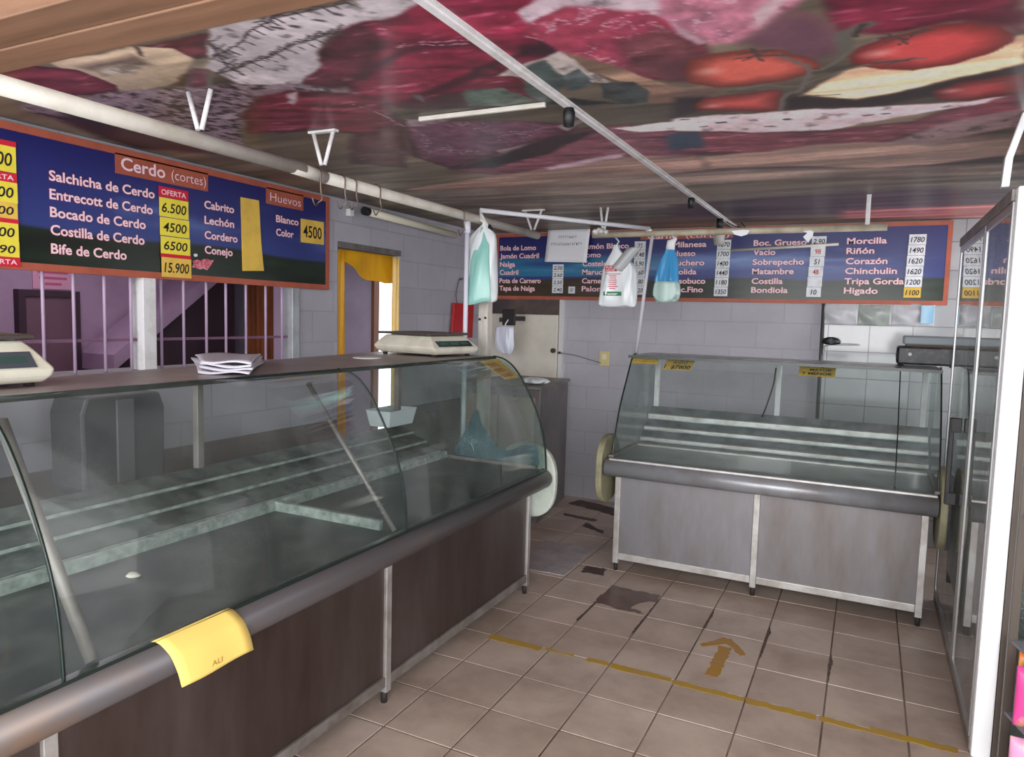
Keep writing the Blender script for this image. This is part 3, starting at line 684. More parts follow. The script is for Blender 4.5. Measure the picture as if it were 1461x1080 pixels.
m.box(-3.3, 2.4, -.6, 1.15, 2.75, 2.8)
o = m.build('thatch', mat('straw', (150, 120, 78), .9, 0, (96, 72, 44), .5, 14)); o['kind'] = 'stuff'
tag(o, 'dry straw thatch of the porch roof above the wooden beam', 'thatch')

# ---- room behind the barred window
m = MB(); m.box(-5.55, -5.4, .75, 5.05, 0, 2.55)
struct(m.build('wall_far', LILAC))
m = MB(); m.box(-5.4, -3.70, 4.9, 4.93, 0, 2.55).box(-3.42, -3.29, 4.9, 4.93, 0, 2.55).box(-3.70, -3.42, 4.9, 4.93, 2.06, 2.55)
struct(m.build('wall_side', mat('lilac_grey_wall', (186, 176, 196), .7, 0, (168, 156, 178), .4, 3)))
m = MB(); m.box(-5.4, -3.29, .75, .9, 0, 2.55)
struct(m.build('wall_near', LILAC))
m = MB(); m.box(-5.55, -3.29, .75, 5.05, 2.55, 2.65)
struct(m.build('ceiling_room', mat('room_ceiling_paint', (200, 190, 204), .8)))
m = MB(); m.box(-3.725, -3.695, 4.87, 4.94, 0, 2.06)
struct(m.build('trim_4', mat('brown_jamb', (120, 78, 52), .6)))
# stair seen from below, running up to the right of the window
m = MB(); m.prism([(3.45, 1.12), (4.7, 2.04), (4.7, 2.16), (3.45, 1.24)], lambda u, v, w: (w, u, v), -5.38, -4.98)
struct(m.build('trim_5', LILAC))
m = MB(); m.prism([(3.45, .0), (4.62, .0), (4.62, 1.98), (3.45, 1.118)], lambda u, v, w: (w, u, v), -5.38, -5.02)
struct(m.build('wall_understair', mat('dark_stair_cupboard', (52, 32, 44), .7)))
# brown door in the far wall
d2 = struct(MB().box(-5.40, -5.36, 3.045, 3.40, 0, 1.66).build('door_2', mat('brown_door', (110, 78, 92), .5, 0, (92, 62, 78), .4, 3, (1, 1, .2)), bevel=.004))
m = MB(); m.box(-5.40, -5.34, 3.0, 3.05, 0, 1.70).box(-5.40, -5.34, 3.395, 3.44, 0, 1.70).box(-5.40, -5.34, 3.05, 3.395, 1.655, 1.70)
m.build('door_frame', mat('dark_door_frame', (58, 36, 50), .5), d2)
s = thing('wall_notice', 'pink notice with rows of writing above the brown door in the lilac room', 'notice', (-5.4, 3.26, 1.74))
MB().box(-5.40, -5.392, 3.13, 3.42, 1.71, 1.90).build('sheet', mat('pink_notice', (206, 150, 176), .7), s)
mb = MB()
for k, w in enumerate((.14, .22, .2, .12)): mb.box(-5.392, -5.3905, 3.275 - w / 2, 3.275 + w / 2, 1.865 - k * .042, 1.883 - k * .042)
mb.build('writing', mat('pink_red_ink', (186, 84, 120), .7), s)
# curtain hanging in that room
m = MB(); rows = []
for i in range(13):
    z = 1.98 - 1.15 * i / 12
    rows.append([(-5.12 + .36 * j / 36, 4.83 + .018 * math.sin(j * 1.05 + .3 * math.sin(i)), z) for j in range(37)])
m.grid(rows)
o = m.build('hanging_curtain', mat('rust_curtain', (150, 84, 44), .85, 0, (104, 54, 32), .5, 4, (6, 1, .4)), solid=.004)
tag(o, 'rust brown curtain hanging in the lilac room behind the bars', 'curtain')
o2 = MB().box(-4.74, -4.62, 4.80, 4.90, 0, 2.2).build('trim_6', mat('pale_lilac_post', (220, 196, 224), .6)); struct(o2)

w = MB(); w.box(1.22, 1.30, 4.85, 4.90, 1.15, 2.15).box(1.22, 1.30, 5.80, 5.85, 1.15, 2.15).box(1.22, 1.30, 4.90, 5.80, 1.15, 1.20).box(1.22, 1.30, 4.90, 5.80, 2.10, 2.15).box(1.25, 1.28, 5.335, 5.365, 1.20, 2.10)
struct(w.build('window_added', WHITE_METAL))  # unseen window frame, added with its opening to light the back wall
# ---- barred window
w = MB()
WF = mat('galvanised_frame', (186, 190, 194), .4, .4, (150, 150, 156), .4, 8)
w.box(-3.30, -3.20, 3.40, 3.46, 1.285, 2.05).box(-3.30, -3.20, 1.30, 1.345, 1.285, 2.05).box(-3.30, -3.20, 1.345, 3.40, 2.01, 2.05)
win = struct(w.build('window_1', WF, bevel=.003))
MB().box(-3.29, -3.19, 2.37, 2.442, 1.285, 2.01).build('mullion', WHITE_METAL, win, bevel=.003, label='white centre post')
MB().box(-3.40, -3.17, 1.25, 3.47, 1.262, 1.287).build('sill', mat('grey_sill', (150, 144, 146), .7), win, bevel=.003)
gr = thing('window_grille', 'lilac painted iron bars with one cross rail in the long window', 'window bars', (-3.235, 2.37, 1.287))
for y in (1.43, 1.57, 1.71, 1.775, 1.917, 2.053, 2.20, 2.335, 2.503, 2.637, 2.782, 2.915, 3.06, 3.212, 3.345):
    if abs(y - 1.775) < .01: continue
    MB().tube([(-3.235, y, 1.287), (-3.235, y, 2.01)], .0075, 10).build('bar', BAR, gr)
MB().box(-3.244, -3.238, 1.345, 2.37, 1.43, 1.444).box(-3.244, -3.238, 2.442, 3.40, 1.43, 1.444).build('cross_rail', mat('dull_mauve_rail', (120, 84, 110), .5), gr)
# ------------------------------------------------------------------ display counters
ARC = smooth_curve([(.395, 1.362), (.33, 1.348), (.265, 1.305), (.19, 1.205), (.105, 1.04), (.062, .90), (.045, .735)], 6)
def counter(name, label, group, W, t0, t1, panes, posts, u_front, us, caps, mats, ends, rear_posts, top_back, struts, dividers, loc):
    """W(u, t, z): u is the depth behind the bumper's front, t runs along the counter"""
    root = thing(name, label, 'display counter', loc, group)
    pan, rail, post, bump, deck, ledge, topm = mats
    def bx(m, u0, u1, a, b, z0, z1):
        P = [W(u0, a, z0), W(u1, b, z1)]
        return m.box(*[f(P[0][i], P[1][i]) for i in range(3) for f in (min, max)])
    u0, u1 = u_front, 1.06
    for a, b in zip(posts[:-1], posts[1:]):
        bx(MB(), u0, u0 + .012, a + .018, b - .018, .118, .63).build('base_panel', pan, root)
        bx(MB(), u0 - .012, u0 + .02, a + .018, b - .018, .075, .118).build('bottom_rail', rail, root, bevel=.003)
    for a in posts:
        bx(MB(), u0 - .014, u0 + .03, a - .018, a + .018, .05, .63).build('front_post', post, root, bevel=.003)
        m = MB(); P = W(u0 + .008, a, 0); m.tube([(P[0], P[1], 0), (P[0], P[1], .055)], .013, 10); m.build('foot', RUBBER, root)
        m = MB(); P = W(u1 - .03, a, 0); m.tube([(P[0], P[1], 0), (P[0], P[1], .08)], .02, 10); m.build('foot', RUBBER, root)
    m = MB(); bx(m, u0 + .02, u1, t0 + .03, t0 + .045, .08, .70); bx(m, u0 + .02, u1, t1 - .045, t1 - .03, .08, .70); bx(m, u1 - .015, u1, t0 + .03, t1 - .03, .08, .90); bx(m, u0 + .02, u1, t0 + .04, t1 - .04, .08, .095)
    m.build('base_casing', pan, root)
    m = MB(); m.tube([W(.056, t0 - .01, .682), W(.056, t1 - .005, .682)], .054, 24); m.build('bumper', bump, root)
    m = MB(); bx(m, .05, us[0][0] + .02, t0 + .012, t1 - .012, .705, .735); m.build('deck', deck, root)
    bx(MB(), .036, .062, t0 + .012, t1 - .012, .728, .742).build('glass_channel', EDGE if deck is DECK else rail, root)
    for k, ((ua, za), (ub, zb)) in enumerate(zip(us[:-1], us[1:])):
        m = MB(); m.prism([(ua, .70), (ua, za + .010), (ub, zb - .012), (ub, .70)], lambda u, v, w: W(u, w, v), t0 + .012, t1 - .012)
        m.build('rear_ledge', ledge, root)
        h = (.036 if k == 0 else .006) if ledge is LEDGE else (.010, .015, .014, .026)[k]
        m = MB(); m.prism([(ua - .006, za - .004), (ua - .006, za + h), (ua + .012, za + h + .005), (ua + .012, za - .004)], lambda u, v, w: W(u, w, v), t0 + .014, t1 - .014)
        m.build('ledge_edge', SCUM if ledge is LEDGE else ALU, root)
    for a, b in zip(panes[:-1], panes[1:]):
        MB().strip(ARC, .006, lambda u, v, w: W(u, w, v), a + .002, b - .002).build('curved_glass', GLASS, root)
    for a in panes[1:-1]:
        MB().strip([(u - .001, v + .001) for u, v in ARC], .007, lambda u, v, w: W(u, w, v), a - .003, a + .003).build('glass_seam', EDGE, root)
    edge = [(u, v) for u, v in ARC] + [(.06, .735), (.98, .735), (.98, .92), (.80, 1.355)]
    for a in ends:
        inner = [(u + .008, v - .004) for u, v in ARC][:-1] + [(.06, .74), (us[-1][0] + .1, .74), (us[-1][0] + .1, 1.355)]
        m = MB(); m.prism(inner, lambda u, v, w: W(u, w, v), a - .003, a + .003); m.build('end_glass', GLASS_END, root)
        MB().strip(ARC, .008, lambda u, v, w: W(u, w, v), a - .004, a + .004).build('glass_rim', EDGE, root)
        bx(MB(), .10, us[0][0], a - .018, a + .012, .735, .752).build('end_rail', ALU_DARK, root)
    m = MB(); m.prism([(.385, t0 + .005), (.385, t1 - .004), (top_back[1], t1 - .004), (top_back[0], t0 + .005)], lambda u, v, w: W(u, v, w), 1.352, 1.366); m.build('top_shelf', topm, root)
    bx(MB(), .380, .388, t0 + .003, t1 - .003, 1.350, 1.367).build('top_edge', EDGE, root)
    for a in rear_posts: bx(MB(), us[-1][0] - .03, us[-1][0] + .002, a - .016, a + .016, us[-1][1] - .01, 1.353).build('rear_post', WHITE_METAL if deck is DECK_STEEL else ALU_DARK, root, bevel=.002)
    for a, ub in struts: MB().tube([W(ub, a, 1.30), W(.075, a, .742)], .016 if a < 1.5 else .010, 8).build('glass_strut', ALU_DARK, root)
    for a in dividers: bx(MB(), .14, us[0][0], a - .01, a + .01, .735, .775).build('deck_divider', SCUM, root)
    # round plastic end caps
    for a, b, cm in caps:
        out = [(.035 + .02 * 0, .70), (.005, .79), (.035, .84), (.09, .86)] if False else None
        pts = []
        for k in range(36):
            th = 2 * math.pi * k / 36; c, s_ = math.cos(th), math.sin(th)
            pts.append((.175 + .185 * math.copysign(abs(c) ** .75, c), .655 + .215 * math.copysign(abs(s_) ** .8, s_)))
        MB().prism(pts, lambda u, v, w: W(u, w, v), a, b).build('end_cap', cm, root, bevel=.008)
    return root

US_L = [(.70, .735), (.745, .765), (.85, .815), (.945, .864), (1.045, .915)]
CL = counter('display_counter', 'long curved glass counter with dark steel base under the barred window', None,
        lambda u, t, z: (-1.56 - u, t, z), .42, 3.72, (.42, .97, 2.335, 3.715), (.45, .985, 2.335, 3.685), .135, US_L,
        ((3.735, 3.775, PALE_PLASTIC),), (STEEL_DARK, ALU_DARK, ALU, BUMPER_DARK, DECK, LEDGE, mat('grey_laminate_shelf', (150, 138, 136), .4, 0, (122, 112, 110), .5, 4)),
        (3.715,), (.97, 2.18, 3.66), (.66, 1.12), ((1.06, .42), (2.30, .52)), (2.30,), (-2.1, 2.0, 0))
US_B = [(.64, .735), (.70, .77), (.79, .835), (.89, .90), (.99, .985)]
ARC_L = ARC
ARC = smooth_curve([(.545, 1.368), (.47, 1.345), (.375, 1.225), (.245, 1.045), (.165, .875), (.13, .735)], 6)
CB = counter('display_counter', 'curved glass counter with pale steel base standing along the back wall', None,
        lambda u, t, z: (t, 4.17 + u, z), -1.405, .375, (-1.40, .17, .372), (-1.365, -.525, .325), .16, US_B,
        ((-1.465, -1.425, OLIVE_PLASTIC), (.376, .412, OLIVE_PLASTIC)), (STEEL, ALU, ALU, BUMPER, DECK_STEEL, LEDGE_STEEL, mat('pale_steel_shelf', (176, 176, 178), .3, .5, (140, 138, 136), .4, 5)),
        (-1.40, .372), (-1.36, -.53, .33), (.93, .93), (), (), (-.5, 4.7, 0))

m = MB(); m.prism(smooth_curve([(-2.126, .921), (-2.078, 1.019), (-2.048, 1.037), (-2.028, .974), (-1.977, .903), (-1.903, .835), (-1.831, .823), (-1.75, .861), (-1.66, .87)], 4) + [(-1.645, .76), (-1.69, .752), (-2.2, .752), (-2.2, .80)], lambda u, v, w: (u, w, v), 3.707, 3.709)
m.build('peeling_film', glass('blue_grey_film', (176, 206, 212), (140, 168, 176), .22, gain=.3), CL, label='peeling blue-grey film on the end glass')
# ------------------------------------------------------------------ tall glass-door refrigerator
fx, fy0, fy1, fx1 = .436, 3.08, 4.80, 1.1
r = thing('display_refrigerator', 'tall glass door refrigerator with shining white corner post', 'refrigerator', (.75, 3.9, 0))
MB().box(fx, fx + .062, fy0, fy0 + .05, 0, 2.10).build('corner_post', mat('bright_white_enamel', (250, 250, 252), .35), r, bevel=.006, label='bright white corner post')
SIL = mat('satin_aluminium', (176, 176, 176), .3, .75)
m = MB(); m.box(fx + .07, fx1, fy1 - .02, fy1, 0, 2.1).box(fx1 - .02, fx1, fy0 + .02, fy1 - .02, 0, 2.1).box(fx + .065, fx1, fy0 + .055, fy1, 2.02, 2.1).box(fx + .065, fx1, fy0 + .055, fy1, .0, .06)
m.build('cabinet', mat('grey_cabinet_lining', (196, 198, 198), .5), r)
MB().box(fx + .064, fx + .10, fy0 + .004, fy0 + .04, 0, 2.1).box(fx1 - .04, fx1, fy0 + .004, fy0 + .04, 0, 2.1).box(fx + .10, fx1 - .04, fy0 + .004, fy0 + .04, 0, .07).box(fx + .10, fx1 - .04, fy0 + .004, fy0 + .04, 2.02, 2.1).build('side_frame', mat('bronze_side_panel', (96, 86, 78), .45, .2), r, label='dark bronze side frame')
MB().box(fx + .10, fx1 - .04, fy0 + .012, fy0 + .02, .07, 2.02).build('side_glass', GLASS_END, r)
MB().box(fx - .012, fx + .05, fy0 + .052, fy1, 2.055, 2.10).build('top_rail', ALU_DARK, r, bevel=.004)
MB().box(fx - .004, fx + .05, fy0 + .052, fy1, .0, .05).build('bottom_rail', ALU_DARK, r, bevel=.004)
for a, b, hy in ((fy0 + .055, 3.80, None), (3.815, fy1 - .005, 4.50)):
    d = MB().box(fx, fx + .012, a + .03, b - .03, .085, 2.02).build('door', DOOR_GLASS, r)
    MB().box(fx - .006, fx + .03, a, a + .03, .05, 2.055).box(fx - .006, fx + .03, b - .03, b, .05, 2.055).box(fx - .006, fx + .03, a + .03, b - .03, 2.02, 2.055).box(fx - .006, fx + .03, a + .03, b - .03, .05, .085).build('door_frame', SIL, d, bevel=.003)
    if hy:
        hy = 4.10; h = MB(); h.box(fx - .05, fx - .006, hy - .02, hy + .02, 1.09, 1.16).box(fx - .05, fx - .006, hy - .02, hy + .02, .73, .79).box(fx - .055, fx - .035, hy - .015, hy + .015, .73, 1.16)
        h.build('handle', mat('dark_handle', (52, 50, 50), .5), d, bevel=.004)
for z in (.45, .85, 1.25, 1.65):
    m = MB()
    for k in range(34): m.box(fx + .09 + k * .0165, fx + .093 + k * .0165, fy0 + .1, fy1 - .05, z, z + .004)
    for k in range(14): m.box(fx + .09, fx1 - .06, fy0 + .1 + k * .12, fy0 + .106 + k * .12, z - .004, z)
    m.build('wire_shelf', ALU, r)
# aluminium strip from the refrigerator's top to the ceiling
m = MB(); m.prism([(.385, 2.10), (.39, 2.20), (.43, 2.354), (.455, 2.354), (.415, 2.20), (.41, 2.10)], lambda u, v, w: (u, w, v), 3.09, 3.13)
tag(m.build('ceiling_strut', mat('bright_aluminium', (230, 230, 232), .25, .6), bevel=.003), 'bent shiny aluminium strut from refrigerator top to ceiling', 'strut')
# snack rack in front of it
r = thing('snack_rack', 'narrow snack rack with dark posts beside the white refrigerator post', 'rack', (.80, 2.82, 0))
DP = mat('dark_bronze_post', (84, 74, 66), .45, .3)
for x, y in ((.505, 2.985), (.60, 2.66), (1.06, 2.66), (1.06, 2.985)):
    if True: MB().box(x, x + .028, y, y + .028, 0, 1.95).build('upright', DP, r, bevel=.002)
for z in (.06, .237, .50, .95, 1.40, 1.85): MB().prism([(.51, 2.99), (.605, 2.67), (1.07, 2.67), (1.07, 2.99)], lambda u, v, w: (u, v, w), z, z + .012).build('shelf', mat('rack_shelf_metal', (150, 150, 158), .4, .4), r)
PK = [((236, 80, 160), 'magenta snack bag'), ((244, 170, 210), 'pale pink snack bag'), ((240, 130, 60), 'orange snack bag'), ((230, 90, 130), 'rose pink snack bag')]
PL = {0: 'magenta snack bag on the low shelf of the dark snack rack', 1: 'pale pink snack bag at the bottom of the dark snack rack', 2: 'orange snack bag standing behind the pink ones in the rack', 3: 'rose pink snack bag at the far end of the rack shelf'}
def snack(k, x, y, z, w, h, dp):
    rows = []
    for i in range(9):
        t = i / 8; e = math.sin(math.pi * t) ** .5
        rows.append([(x + w * (.5 + .5 * math.cos(a)) * 1.0, y + dp * (.06 + .94 * e) * .5 * math.sin(a), z + h * t) for a in [2 * math.pi * j / 24 for j in range(24)]])
    o = MB().loft(rows).build('snack_bag', mat('snack_' + str(k), PK[k][0], .3, 0, (250, 220, 120), .25, 18), None)
    tag(o, PL[k], 'snack bag', None)
snack(0, .520, 2.89, .25, .16, .21, .07); snack(1, .512, 2.86, .074, .17, .15, .07); snack(2, .535, 2.96, .25, .16, .235, .035); snack(3, .76, 2.78, .074, .18, .155, .08)
# ------------------------------------------------------------------ menu boards
FRAME = mat('orange_brown_border', (176, 92, 70), .5, 0, (156, 78, 60), .4, 8)
LET = mat('pink_white_letter', (246, 212, 218), .5)
HALO = mat('crimson_letter_outline', (150, 36, 64), .5)
def board_print(y0, y1, z0, z1, style, seed):
    n = 150; mrow = 60
    u = np.linspace(y0, y1, int((y1 - y0) / .012) + 2); v = np.linspace(z0, z1, mrow)
    U, V = np.meshgrid(u, v); t = (V - z0) / (z1 - z0)
    img = np.zeros(U.shape + (3,))
    top = np.array((34, 34, 98.)); mid = np.array((50, 62, 124.)); teal = np.array((36, 122, 158.))
    k = np.clip((t - .33) / .67, 0, 1)[..., None]
    img[:] = mid * (1 - k) + top * k
    cl = np.clip((fbm(U * 1.6, V * 9, seed) - .5) * 4, 0, 1) * np.clip(1 - np.abs(t - .58) / .26, 0, 1)
    img = img * (1 - .75 * cl[..., None]) + np.array((128, 152, 204.)) * .75 * cl[..., None]
    if style == 'back':
        tl = np.clip(1 - (U + 1.75) / .25, 0, 1) * np.clip((.66 - t) / .05, 0, 1) * (t > .33) * np.clip((fbm(U * 1.2, V * 7, seed + 5) - .25) * 3, 0, 1)
        img = img * (1 - .85 * tl[..., None]) + teal * .85 * tl[..., None]
        lt = np.clip((fbm(U * 1.2, V * 16, seed + 9) - .55) * 7, 0, 1) * np.clip(1 - np.abs(t - .5) / .15, 0, 1)
        img = img * (1 - .7 * lt[..., None]) + np.array((140, 176, 206.)) * .7 * lt[..., None]
    hz = .30 + .02 * np.sin(U * 5)
    g = np.clip((hz - t) / .03, 0, 1)[..., None]
    grass = np.array((30, 42, 30.)) * (.6 + .8 * fbm(U * 6, V * 30, seed + 3))[..., None]
    grass = grass * (.55 + .6 * np.clip(fbm(U * 1.5, V * 9, seed + 12), 0, 1))[..., None]
    if style == 'back': grass = grass + np.array((34, 10, 6.)) * np.clip(1 - (U + 2.2) / .5, 0, 1)[..., None]
    img = img * (1 - g) + grass * g
    return u, v, np_lin(img)
PRINT = attr_mat('printed_board', .32, .5, .06, 40)
def board(name, label, axis, pos, a0, a1, z0, z1, border, style, seed, th=.02):
    root = thing(name, label, 'menu board', (pos, (a0 + a1) / 2, (z0 + z1) / 2) if axis == 'y' else ((a0 + a1) / 2, pos, (z0 + z1) / 2))
    u, v, c = board_print(a0 + border, a1 - border, z0 + border, z1 - border, style, seed)
    W = (lambda a, z, d: (pos + d, a, z)) if axis == 'y' else (lambda a, z, d: (a, pos - d, z))
    mb = MB(); mb.v = [W(a, z, .0015) for z in v for a in u]; nu = len(u)
    for j in range(len(v) - 1):
        for i in range(nu - 1): mb.f.append([j * nu + i, j * nu + i + 1, (j + 1) * nu + i + 1, (j + 1) * nu + i]); mb.mi.append(0); mb.sm.append(False)
    o = mb.build('picture_panel', PRINT, root)
    at = o.data.color_attributes.new('print', 'FLOAT_COLOR', 'POINT'); buf = np.ones((len(mb.v), 4), np.float32); buf[:, :3] = c.reshape(-1, 3); at.data.foreach_set('color', buf.ravel())
    def bx(m, p0, p1, q0, q1, d0, d1):
        A_, B_ = W(p0, q0, d0), W(p1, q1, d1); return m.box(*[f(A_[i], B_[i]) for i in range(3) for f in (min, max)])
    m = MB(); bx(m, a0, a1, z0, z1, -th, 0); m.build('backing', mat('board_backing', (90, 70, 60), .8), root)
    m = MB(); bx(m, a0, a1, z0, z0 + border, 0, .004); bx(m, a0, a1, z1 - border, z1, 0, .004); bx(m, a0, a0 + border, z0 + border, z1 - border, 0, .004); bx(m, a1 - border, a1, z0 + border, z1 - border, 0, .004)
    m.build('border', FRAME, root)
    return root, W, bx
# left board
bl, WL, bxl = board('menu_board', 'blue menu board for pork, kid and eggs above the barred window', 'y', -3.19, 1.42, 3.72, 1.74, 2.335, .032, 'side', 2)
for a0, a1, z0, z1 in ((2.236, 2.76, 2.216, 2.31), (3.172, 3.478, 2.216, 2.31)):
    m = MB(); bxl(m, a0, a1, z0, z1, .001, .004); m.build('heading_box', FRAME, bl)
LW = lambda t, y0, y1, zc, h, par, d=.0045, mats=(LET, HALO), halo=.024, bold=.022: letter(t, (-3.19 + d, y0, zc - h / 2), (0, 1, 0), (0, 0, 1), y1 - y0, h, 'lettering', list(mats), par, bold=bold, halo=halo)
LW('Cerdo', 2.262, 2.50, 2.268, .060, bl); LW('(cortes)', 2.535, 2.745, 2.266, .050, bl, bold=.0); LW('Huevos', 3.20, 3.455, 2.262, .052, bl, bold=.0)
for t, y1, z in (('Salchicha de Cerdo', 2.440, 2.152), ('Entrecott de Cerdo', 2.428, 2.074), ('Bocado de Cerdo', 2.388, 1.998), ('Costilla de Cerdo', 2.380, 1.922), ('Bife de Cerdo', 2.284, 1.842)):
    LW(t, 1.930, y1, z, .044, bl, d=.0020)
for t, y1, z in (('Cabrito', 2.934, 2.148), ('Lech\u00f3n', 2.934, 2.068), ('Cordero', 2.957, 1.990), ('Conejo', 2.922, 1.912)): LW(t, 2.735, y1, z, .042, bl, d=.0020)
for t, y1, z in (('Blanco', 3.437, 2.142), ('Color', 3.395, 2.063)): LW(t, 3.249, y1, z, .042, bl, d=.0020)
m = MB(); m.prism(ragged([(2.655, 1.81), (2.75, 1.805), (2.77, 1.835), (2.79, 1.862), (2.66, 1.85)], 3, .006), lambda u, v, w: (w, u, v), -3.186, -3.1845); m.build('sticker', mat('torn_pink_sticker', (196, 70, 96), .6, 0, (230, 190, 190), .4, 60), bl)
MB().tube([(-3.188, 2.672, 1.875), (-3.176, 2.672, 1.875)], .008, 10).build('pin', WHITE_METAL, bl)

# back board
bb, WB, bxb = board('menu_board', 'long blue and teal menu board of beef cuts high on the back wall', 'x', 5.925, -3.12, .478, 1.755, 2.345, .03, 'back', 21)
m = MB(); bxb(m, -1.76, -1.01, 2.262, 2.318, .001, .004); m.build('heading_box', FRAME, bb)
BW = lambda t, x0, x1, zc, h=.045, par=bb, d=.0020, mats=(LET, HALO), halo=.024, bold=.022: letter(t, (x0, 5.925 - d, zc - h / 2), (1, 0, 0), (0, 0, 1), x1 - x0, h, 'lettering', list(mats), par, bold=bold, halo=halo)
BW('Carne', -1.70, -1.45, 2.285, .036, d=.0045); BW('(cortes)', -1.38, -1.04, 2.285, .034, d=.0045, bold=0)
ZR = (2.218, 2.146, 2.071, 1.999, 1.924, 1.855)
for x0, rows in ((-3.075, (('Bola de Lomo', .36), ('Jam\u00f3n Cuadril', .39), ('Nalga', .155), ('Cuadril', .19), ('Pota de Carnero', .415), ('Tapa de Nalga', .36))),
                 (-2.268, (('Jam\u00f3n Blanco', .41), ('Lomo', .165), ('Costeleta', .275), ('Marucha', .25), ('Carne Molida', .39), ('Palomita', .285))),
                 (-1.484, (('Milanesa', .27), ('Hueso', .185), ('Puchero', .26), ('Molida', .20), ('Osobuco', .275), ('Boc.Fino', .26))),
                 (-.852, (('Boc. Grueso', .385), ('Vacio', .165), ('Sobrepecho', .375), ('Matambre', .305), ('Costilla', .23), ('Bondiola', .27))),
                 (-.190, (('Morcilla', .262), ('Ri\u00f1\u00f3n', .185), ('Coraz\u00f3n', .275), ('Chinchulin', .34), ('Tripa Gorda', .39), ('Higado', .225)))):
    for (t, w), z in zip(rows, ZR): BW(t, x0, x0 + w, z)

# ------------------------------------------------------------------ price slips
def card_strip(name, label, axis, pos, cards, group=None, cat='price slip'):
    """cards: (a0, a1, z0, z1, paper, text, ink, header)"""
    a0, a1, z0, z1 = cards[0][:4]
    root = thing(name, label, cat, (pos, (a0 + a1) / 2, z1) if axis == 'y' else ((a0 + a1) / 2, pos, z1), group)
    for k, (a0, a1, z0, z1, paper, txt, ink, skew) in enumerate(cards):
        d0 = .0002 + .0002 * (k % 3)
        W = (lambda u, v, w: (pos + w, u, v)) if axis == 'y' else (lambda u, v, w: (u, pos - w, v))
        m = MB(); m.prism([(a0, z0), (a1, z0 + skew), (a1, z1 + skew), (a0, z1)], W, d0, d0 + .0014); c = m.build('card', paper, root)
        if txt:
            h = (z1 - z0) * (.52 if len(txt) < 7 else .34); w = (a1 - a0) * min(.84, .2 * len(txt))
            ux = (0, 1, 0) if axis == 'y' else (1, 0, 0)
            letter(txt, W((a0 + a1) / 2 - w / 2, z0 + (z1 - z0) * .24 + skew / 2, d0 + .0016), ux, (0, 0, 1), w, h, 'handwriting', ink, c, bold=.014 if ink is INK else .014, shear=.15 if ink is INK else 0, eps=.0004)
    return root
REDP = mat('red_offer_card', (206, 30, 56), .6)
YEL = mat('lemon_price_card', (238, 220, 72), .6, 0, (228, 206, 62), .4, 12)
card_strip('price_strip', 'yellow and red offer cards reading 6.500 to 15.900 beside the pork names', 'y', -3.184, [
    (2.46, 2.632, 2.145, 2.196, REDP, 'OFERTA', LET, 0), (2.462, 2.632, 2.050, 2.143, YEL, '6.500', INK, 0), (2.464, 2.636, 1.957, 2.046, YEL, '4500', INK, 0),
    (2.467, 2.640, 1.868, 1.953, YEL, '6500', INK, 0), (2.466, 2.642, 1.850, 1.868, REDP, None, INK, 0), (2.470, 2.645, 1.752, 1.850, YELLOW_CARD, '15.900', INK, 0)])
card_strip('price_strip', 'yellow and red offer cards ending 490 at the near end of the pork board', 'y', -3.184, [
    (1.64, 1.798, 2.236, 2.258, REDP, None, INK, 0), (1.64, 1.796, 2.132, 2.236, YEL, '5800', INK, 0), (1.64, 1.797, 2.092, 2.130, REDP, 'OFERTA', LET, 0), (1.64, 1.798, 2.010, 2.092, YEL, '4000', INK, 0),
    (1.64, 1.796, 1.945, 2.010, YELLOW_CARD, '5500', INK, 0), (1.64, 1.798, 1.927, 1.945, REDP, None, INK, 0), (1.64, 1.797, 1.853, 1.927, YEL, '6900', INK, 0), (1.64, 1.798, 1.789, 1.853, YEL, '7490', INK, 0), (1.64, 1.800, 1.750, 1.789, REDP, 'OFERTA', LET, 0)])
o = MB().prism([(2.990, 1.815), (3.150, 1.826), (3.130, 1.98), (3.114, 2.224), (2.979, 2.222), (2.985, 2.0)], lambda u, v, w: (w, u, v), -3.186, -3.184).build('price_strip', YELLOW_CARD)
tag(o, 'long blank yellow paper strip beside Cabrito and Conejo', 'price slip')
card_strip('price_tag', 'square yellow paper tag reading 4500 under the Huevos heading', 'y', -3.184, [(3.452, 3.662, 2.022, 2.166, YELLOW_CARD, '4500', mat('bold_black_ink', (16, 14, 18), .6), .004)])
def white_strip(label, x0, z0, z1, w, txts, lean=.0, inks=None, last=None):
    n = len(txts); h = (z1 - z0) / n; cards = []
    for k, t in enumerate(txts):
        a = x0 - lean * k / n; pp = STRIP_PAPER if not (last and k == n - 1) else last
        cards.append((a, a + w, z1 - h * (k + 1) + .002, z1 - h * k, pp, t, (inks or {}).get(k, INK), 0))
    card_strip('price_strip', label, 'x', 5.918, cards)
white_strip('short white price strip under the pinned paper notice', -2.545, 1.812, 2.065, .103, ('2.50', '2.60', '2.50', '2.40'))
white_strip('white price strip partly behind the printed white carrier bag', -1.806, 1.806, 2.250, .095, ('22', '7.48', '5.90', '4.60', '3.80', '3.20'))
white_strip('white price strip with black figures right of the blue bag', -1.128, 1.800, 2.246, .106, ('1070', '1700', '1400', '1440', '1180', '1350'), .01)
white_strip('white price strip with red and black figures beside Sobrepecho', -.432, 1.802, 2.256, .102, ('2.90', '98', '51', '48', None, '10'), .02, {1: RED_INK, 3: RED_INK})
white_strip('white price strip ending in a yellow slip beside Chinchulin', .212, 1.804, 2.254, .108, ('1780', '1490', '1620', '1620', '1200', '1100'), .012, None, YELLOW_CARD)
card_strip('price_tag', 'tiny white square tag low on the back board beside the short strip', 'x', 5.918, [(-2.39, -2.328, 1.812, 1.872, STRIP_PAPER, '10', INK, 0)])
